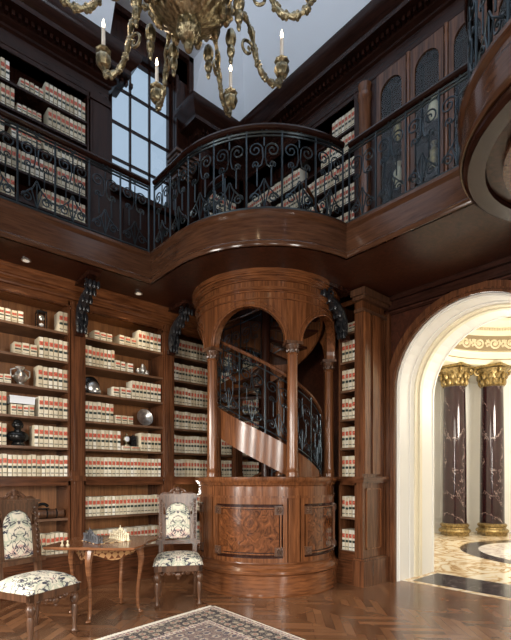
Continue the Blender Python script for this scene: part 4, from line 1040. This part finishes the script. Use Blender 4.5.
struct('ceiling_rotunda', ent, M['cream'])
fz = MB()
for k in range(44):
    a = 2*pi*k/44
    if not (R_(-30) < ((a+pi) % (2*pi))-pi < R_(110)): continue
    def PF(s, z): return (RC[0]+2.565*cos(a+s/2.58), RC[1]+2.565*sin(a+s/2.58), 4.48+z)
    fz.tube([PF(s, z) for s, z in spiral(0, 0, .02, .13, (k % 2)*pi, 1.6 if k % 2 else -1.6, 22)], .026, 5)
    for t in range(5): fz.ell(PF(.17+.04*cos(t*1.26), .06*sin(t*1.26)), (.03, .03, .035), 6, 0, 4)
    fz.tube([PF(s, z) for s, z in ((.10, 0), (.15, .08), (.19, .0))], .022, 5)
    fz.ell(PF(0, 0), (.035, .035, .035), 8, 0, 5)
for k in range(100):
    a = R_(-30)+R_(140)*k/100
    fz.arcbox(RC, 2.42, 2.50, a, a+R_(.8), 4.74, 4.80, 1)
    fz.ell((RC[0]+2.49*cos(a), RC[1]+2.49*sin(a), 5.1), (.03, .03, .05), 6, 0, 4)
struct('trim_14', MB().arcbox(RC, 2.565, 2.60, R_(-60), R_(140), 4.31, 4.65, 48).arcbox(RC, 2.44, 2.48, R_(-60), R_(140), 5.02, 5.16, 48).arcbox(RC, 2.525, 2.56, R_(-60), R_(140), 4.09, 4.11, 48), plain('frieze_ground', (.26, .20, .12), .6))
struct('trim_13', fz, plain('frieze_ornament', (.62, .54, .38), .5))
def rot_col(x, y, label):
    e = empty('marble_column', (x, y, 0), label, 'column', 'dark marble columns with gilt capitals')
    MB().lathe(x, y, [(.34, .0), (.34, .08)], 4).xf(lambda a, b, c_: (a, b, c_)).lathe(x, y, [(.34, .08), (.36, .11), (.34, .15), (.30, .17), (.29, .20), (.32, .23), (.32, .26), (.28, .29)], 32).build('base', M['gold'], e)
    MB().lathe(x, y, [(.27, .29), (.265, .5), (.262, 1.5), (.255, 2.4), (.235, 3.45), (.24, 3.49)], 40).build('shaft', M['marble_column'], e)
    c_ = MB().lathe(x, y, [(.24, 3.49), (.27, 3.51), (.25, 3.53), (.24, 3.6), (.26, 3.75), (.33, 3.86), (.36, 3.90)], 32)
    for r, z, n in ((.26, 3.60, 12), (.29, 3.73, 12)):
        for j in range(n): t = 2*pi*(j+(.5 if z > 3.7 else 0))/n; c_.ell((x+r*cos(t), y+r*sin(t), z), (.05, .05, .085), 7, 0, 5)
    for j in range(4):
        t = pi/4+pi/2*j; cx, cy = x+.39*cos(t), y+.39*sin(t)
        c_.tube([(cx-.05*cos(t)+q_*cos(t), cy-.05*sin(t)+q_*sin(t), 3.84+w_) for q_, w_ in spiral(0, 0, .02, .085, 0, 1.4)], .03, 6)
    c_.box(x-.33, x+.33, y-.33, y+.33, 3.92, 3.98)
    c_.build('capital', M['gold'], e)
rot_col(10.67, 4.89, 'dark red marble column with gilt capital, left of the two beyond the arch')
rot_col(11.33, 4.30, 'dark white-veined marble column with gilt capital, right of the two beyond the arch')
# ------------------------------------------------------------------ lights
for (x, y, z, p) in ((9.4, 2.4, 2.9, 330), (8.6, 3.9, 2.6, 40)):
    l = bpy.data.lights.new('rotunda_lamp', 'POINT'); l.energy = p; l.color = (1, .93, .80); l.shadow_soft_size = .35
    o = bpy.data.objects.new('rotunda_lamp', l); COL.objects.link(o); o.location = (x, y, z)
l = bpy.data.lights.new('archway_fill', 'POINT'); l.energy = 12; l.color = (1, .94, .82); l.shadow_soft_size = .1  # unseen fill light added to brighten the arch lining; no fixture here
o = bpy.data.objects.new('archway_fill', l); COL.objects.link(o); o.location = (6.1, 1.9, 2.9)
w = bpy.data.worlds.new('World'); sc.world = w; w.use_nodes = True
bg = w.node_tree.nodes['Background']; bg.inputs[0].default_value = (.50, .62, .78, 1); bg.inputs[1].default_value = .9
l = bpy.data.lights.new('shelf_strobe_fill', 'POINT'); l.energy = 3; l.color = (1, .95, .85); l.shadow_soft_size = .05  # no lamp on this shelf; added light stands in for a strobe's glow
o = bpy.data.objects.new('shelf_strobe_fill', l); COL.objects.link(o); o.location = (3.56, 5.52, 1.15)
# ------------------------------------------------------------------ camera
cam = bpy.data.cameras.new('camera'); co = bpy.data.objects.new('camera', cam); COL.objects.link(co)
cam.sensor_fit = 'HORIZONTAL'; cam.sensor_width = 36; cam.lens = 36*454/511; cam.shift_y = 158/511; cam.clip_start = .05
co.location = (0, 0, EYE); co.rotation_euler = (R_(90), 0, math.atan2(-FX, FY))
sc.camera = co
sc.view_settings.view_transform = 'Standard'; sc.view_settings.look = 'None'; sc.view_settings.exposure = 0; sc.view_settings.gamma = 1
sc.view_settings.use_curve_mapping = False
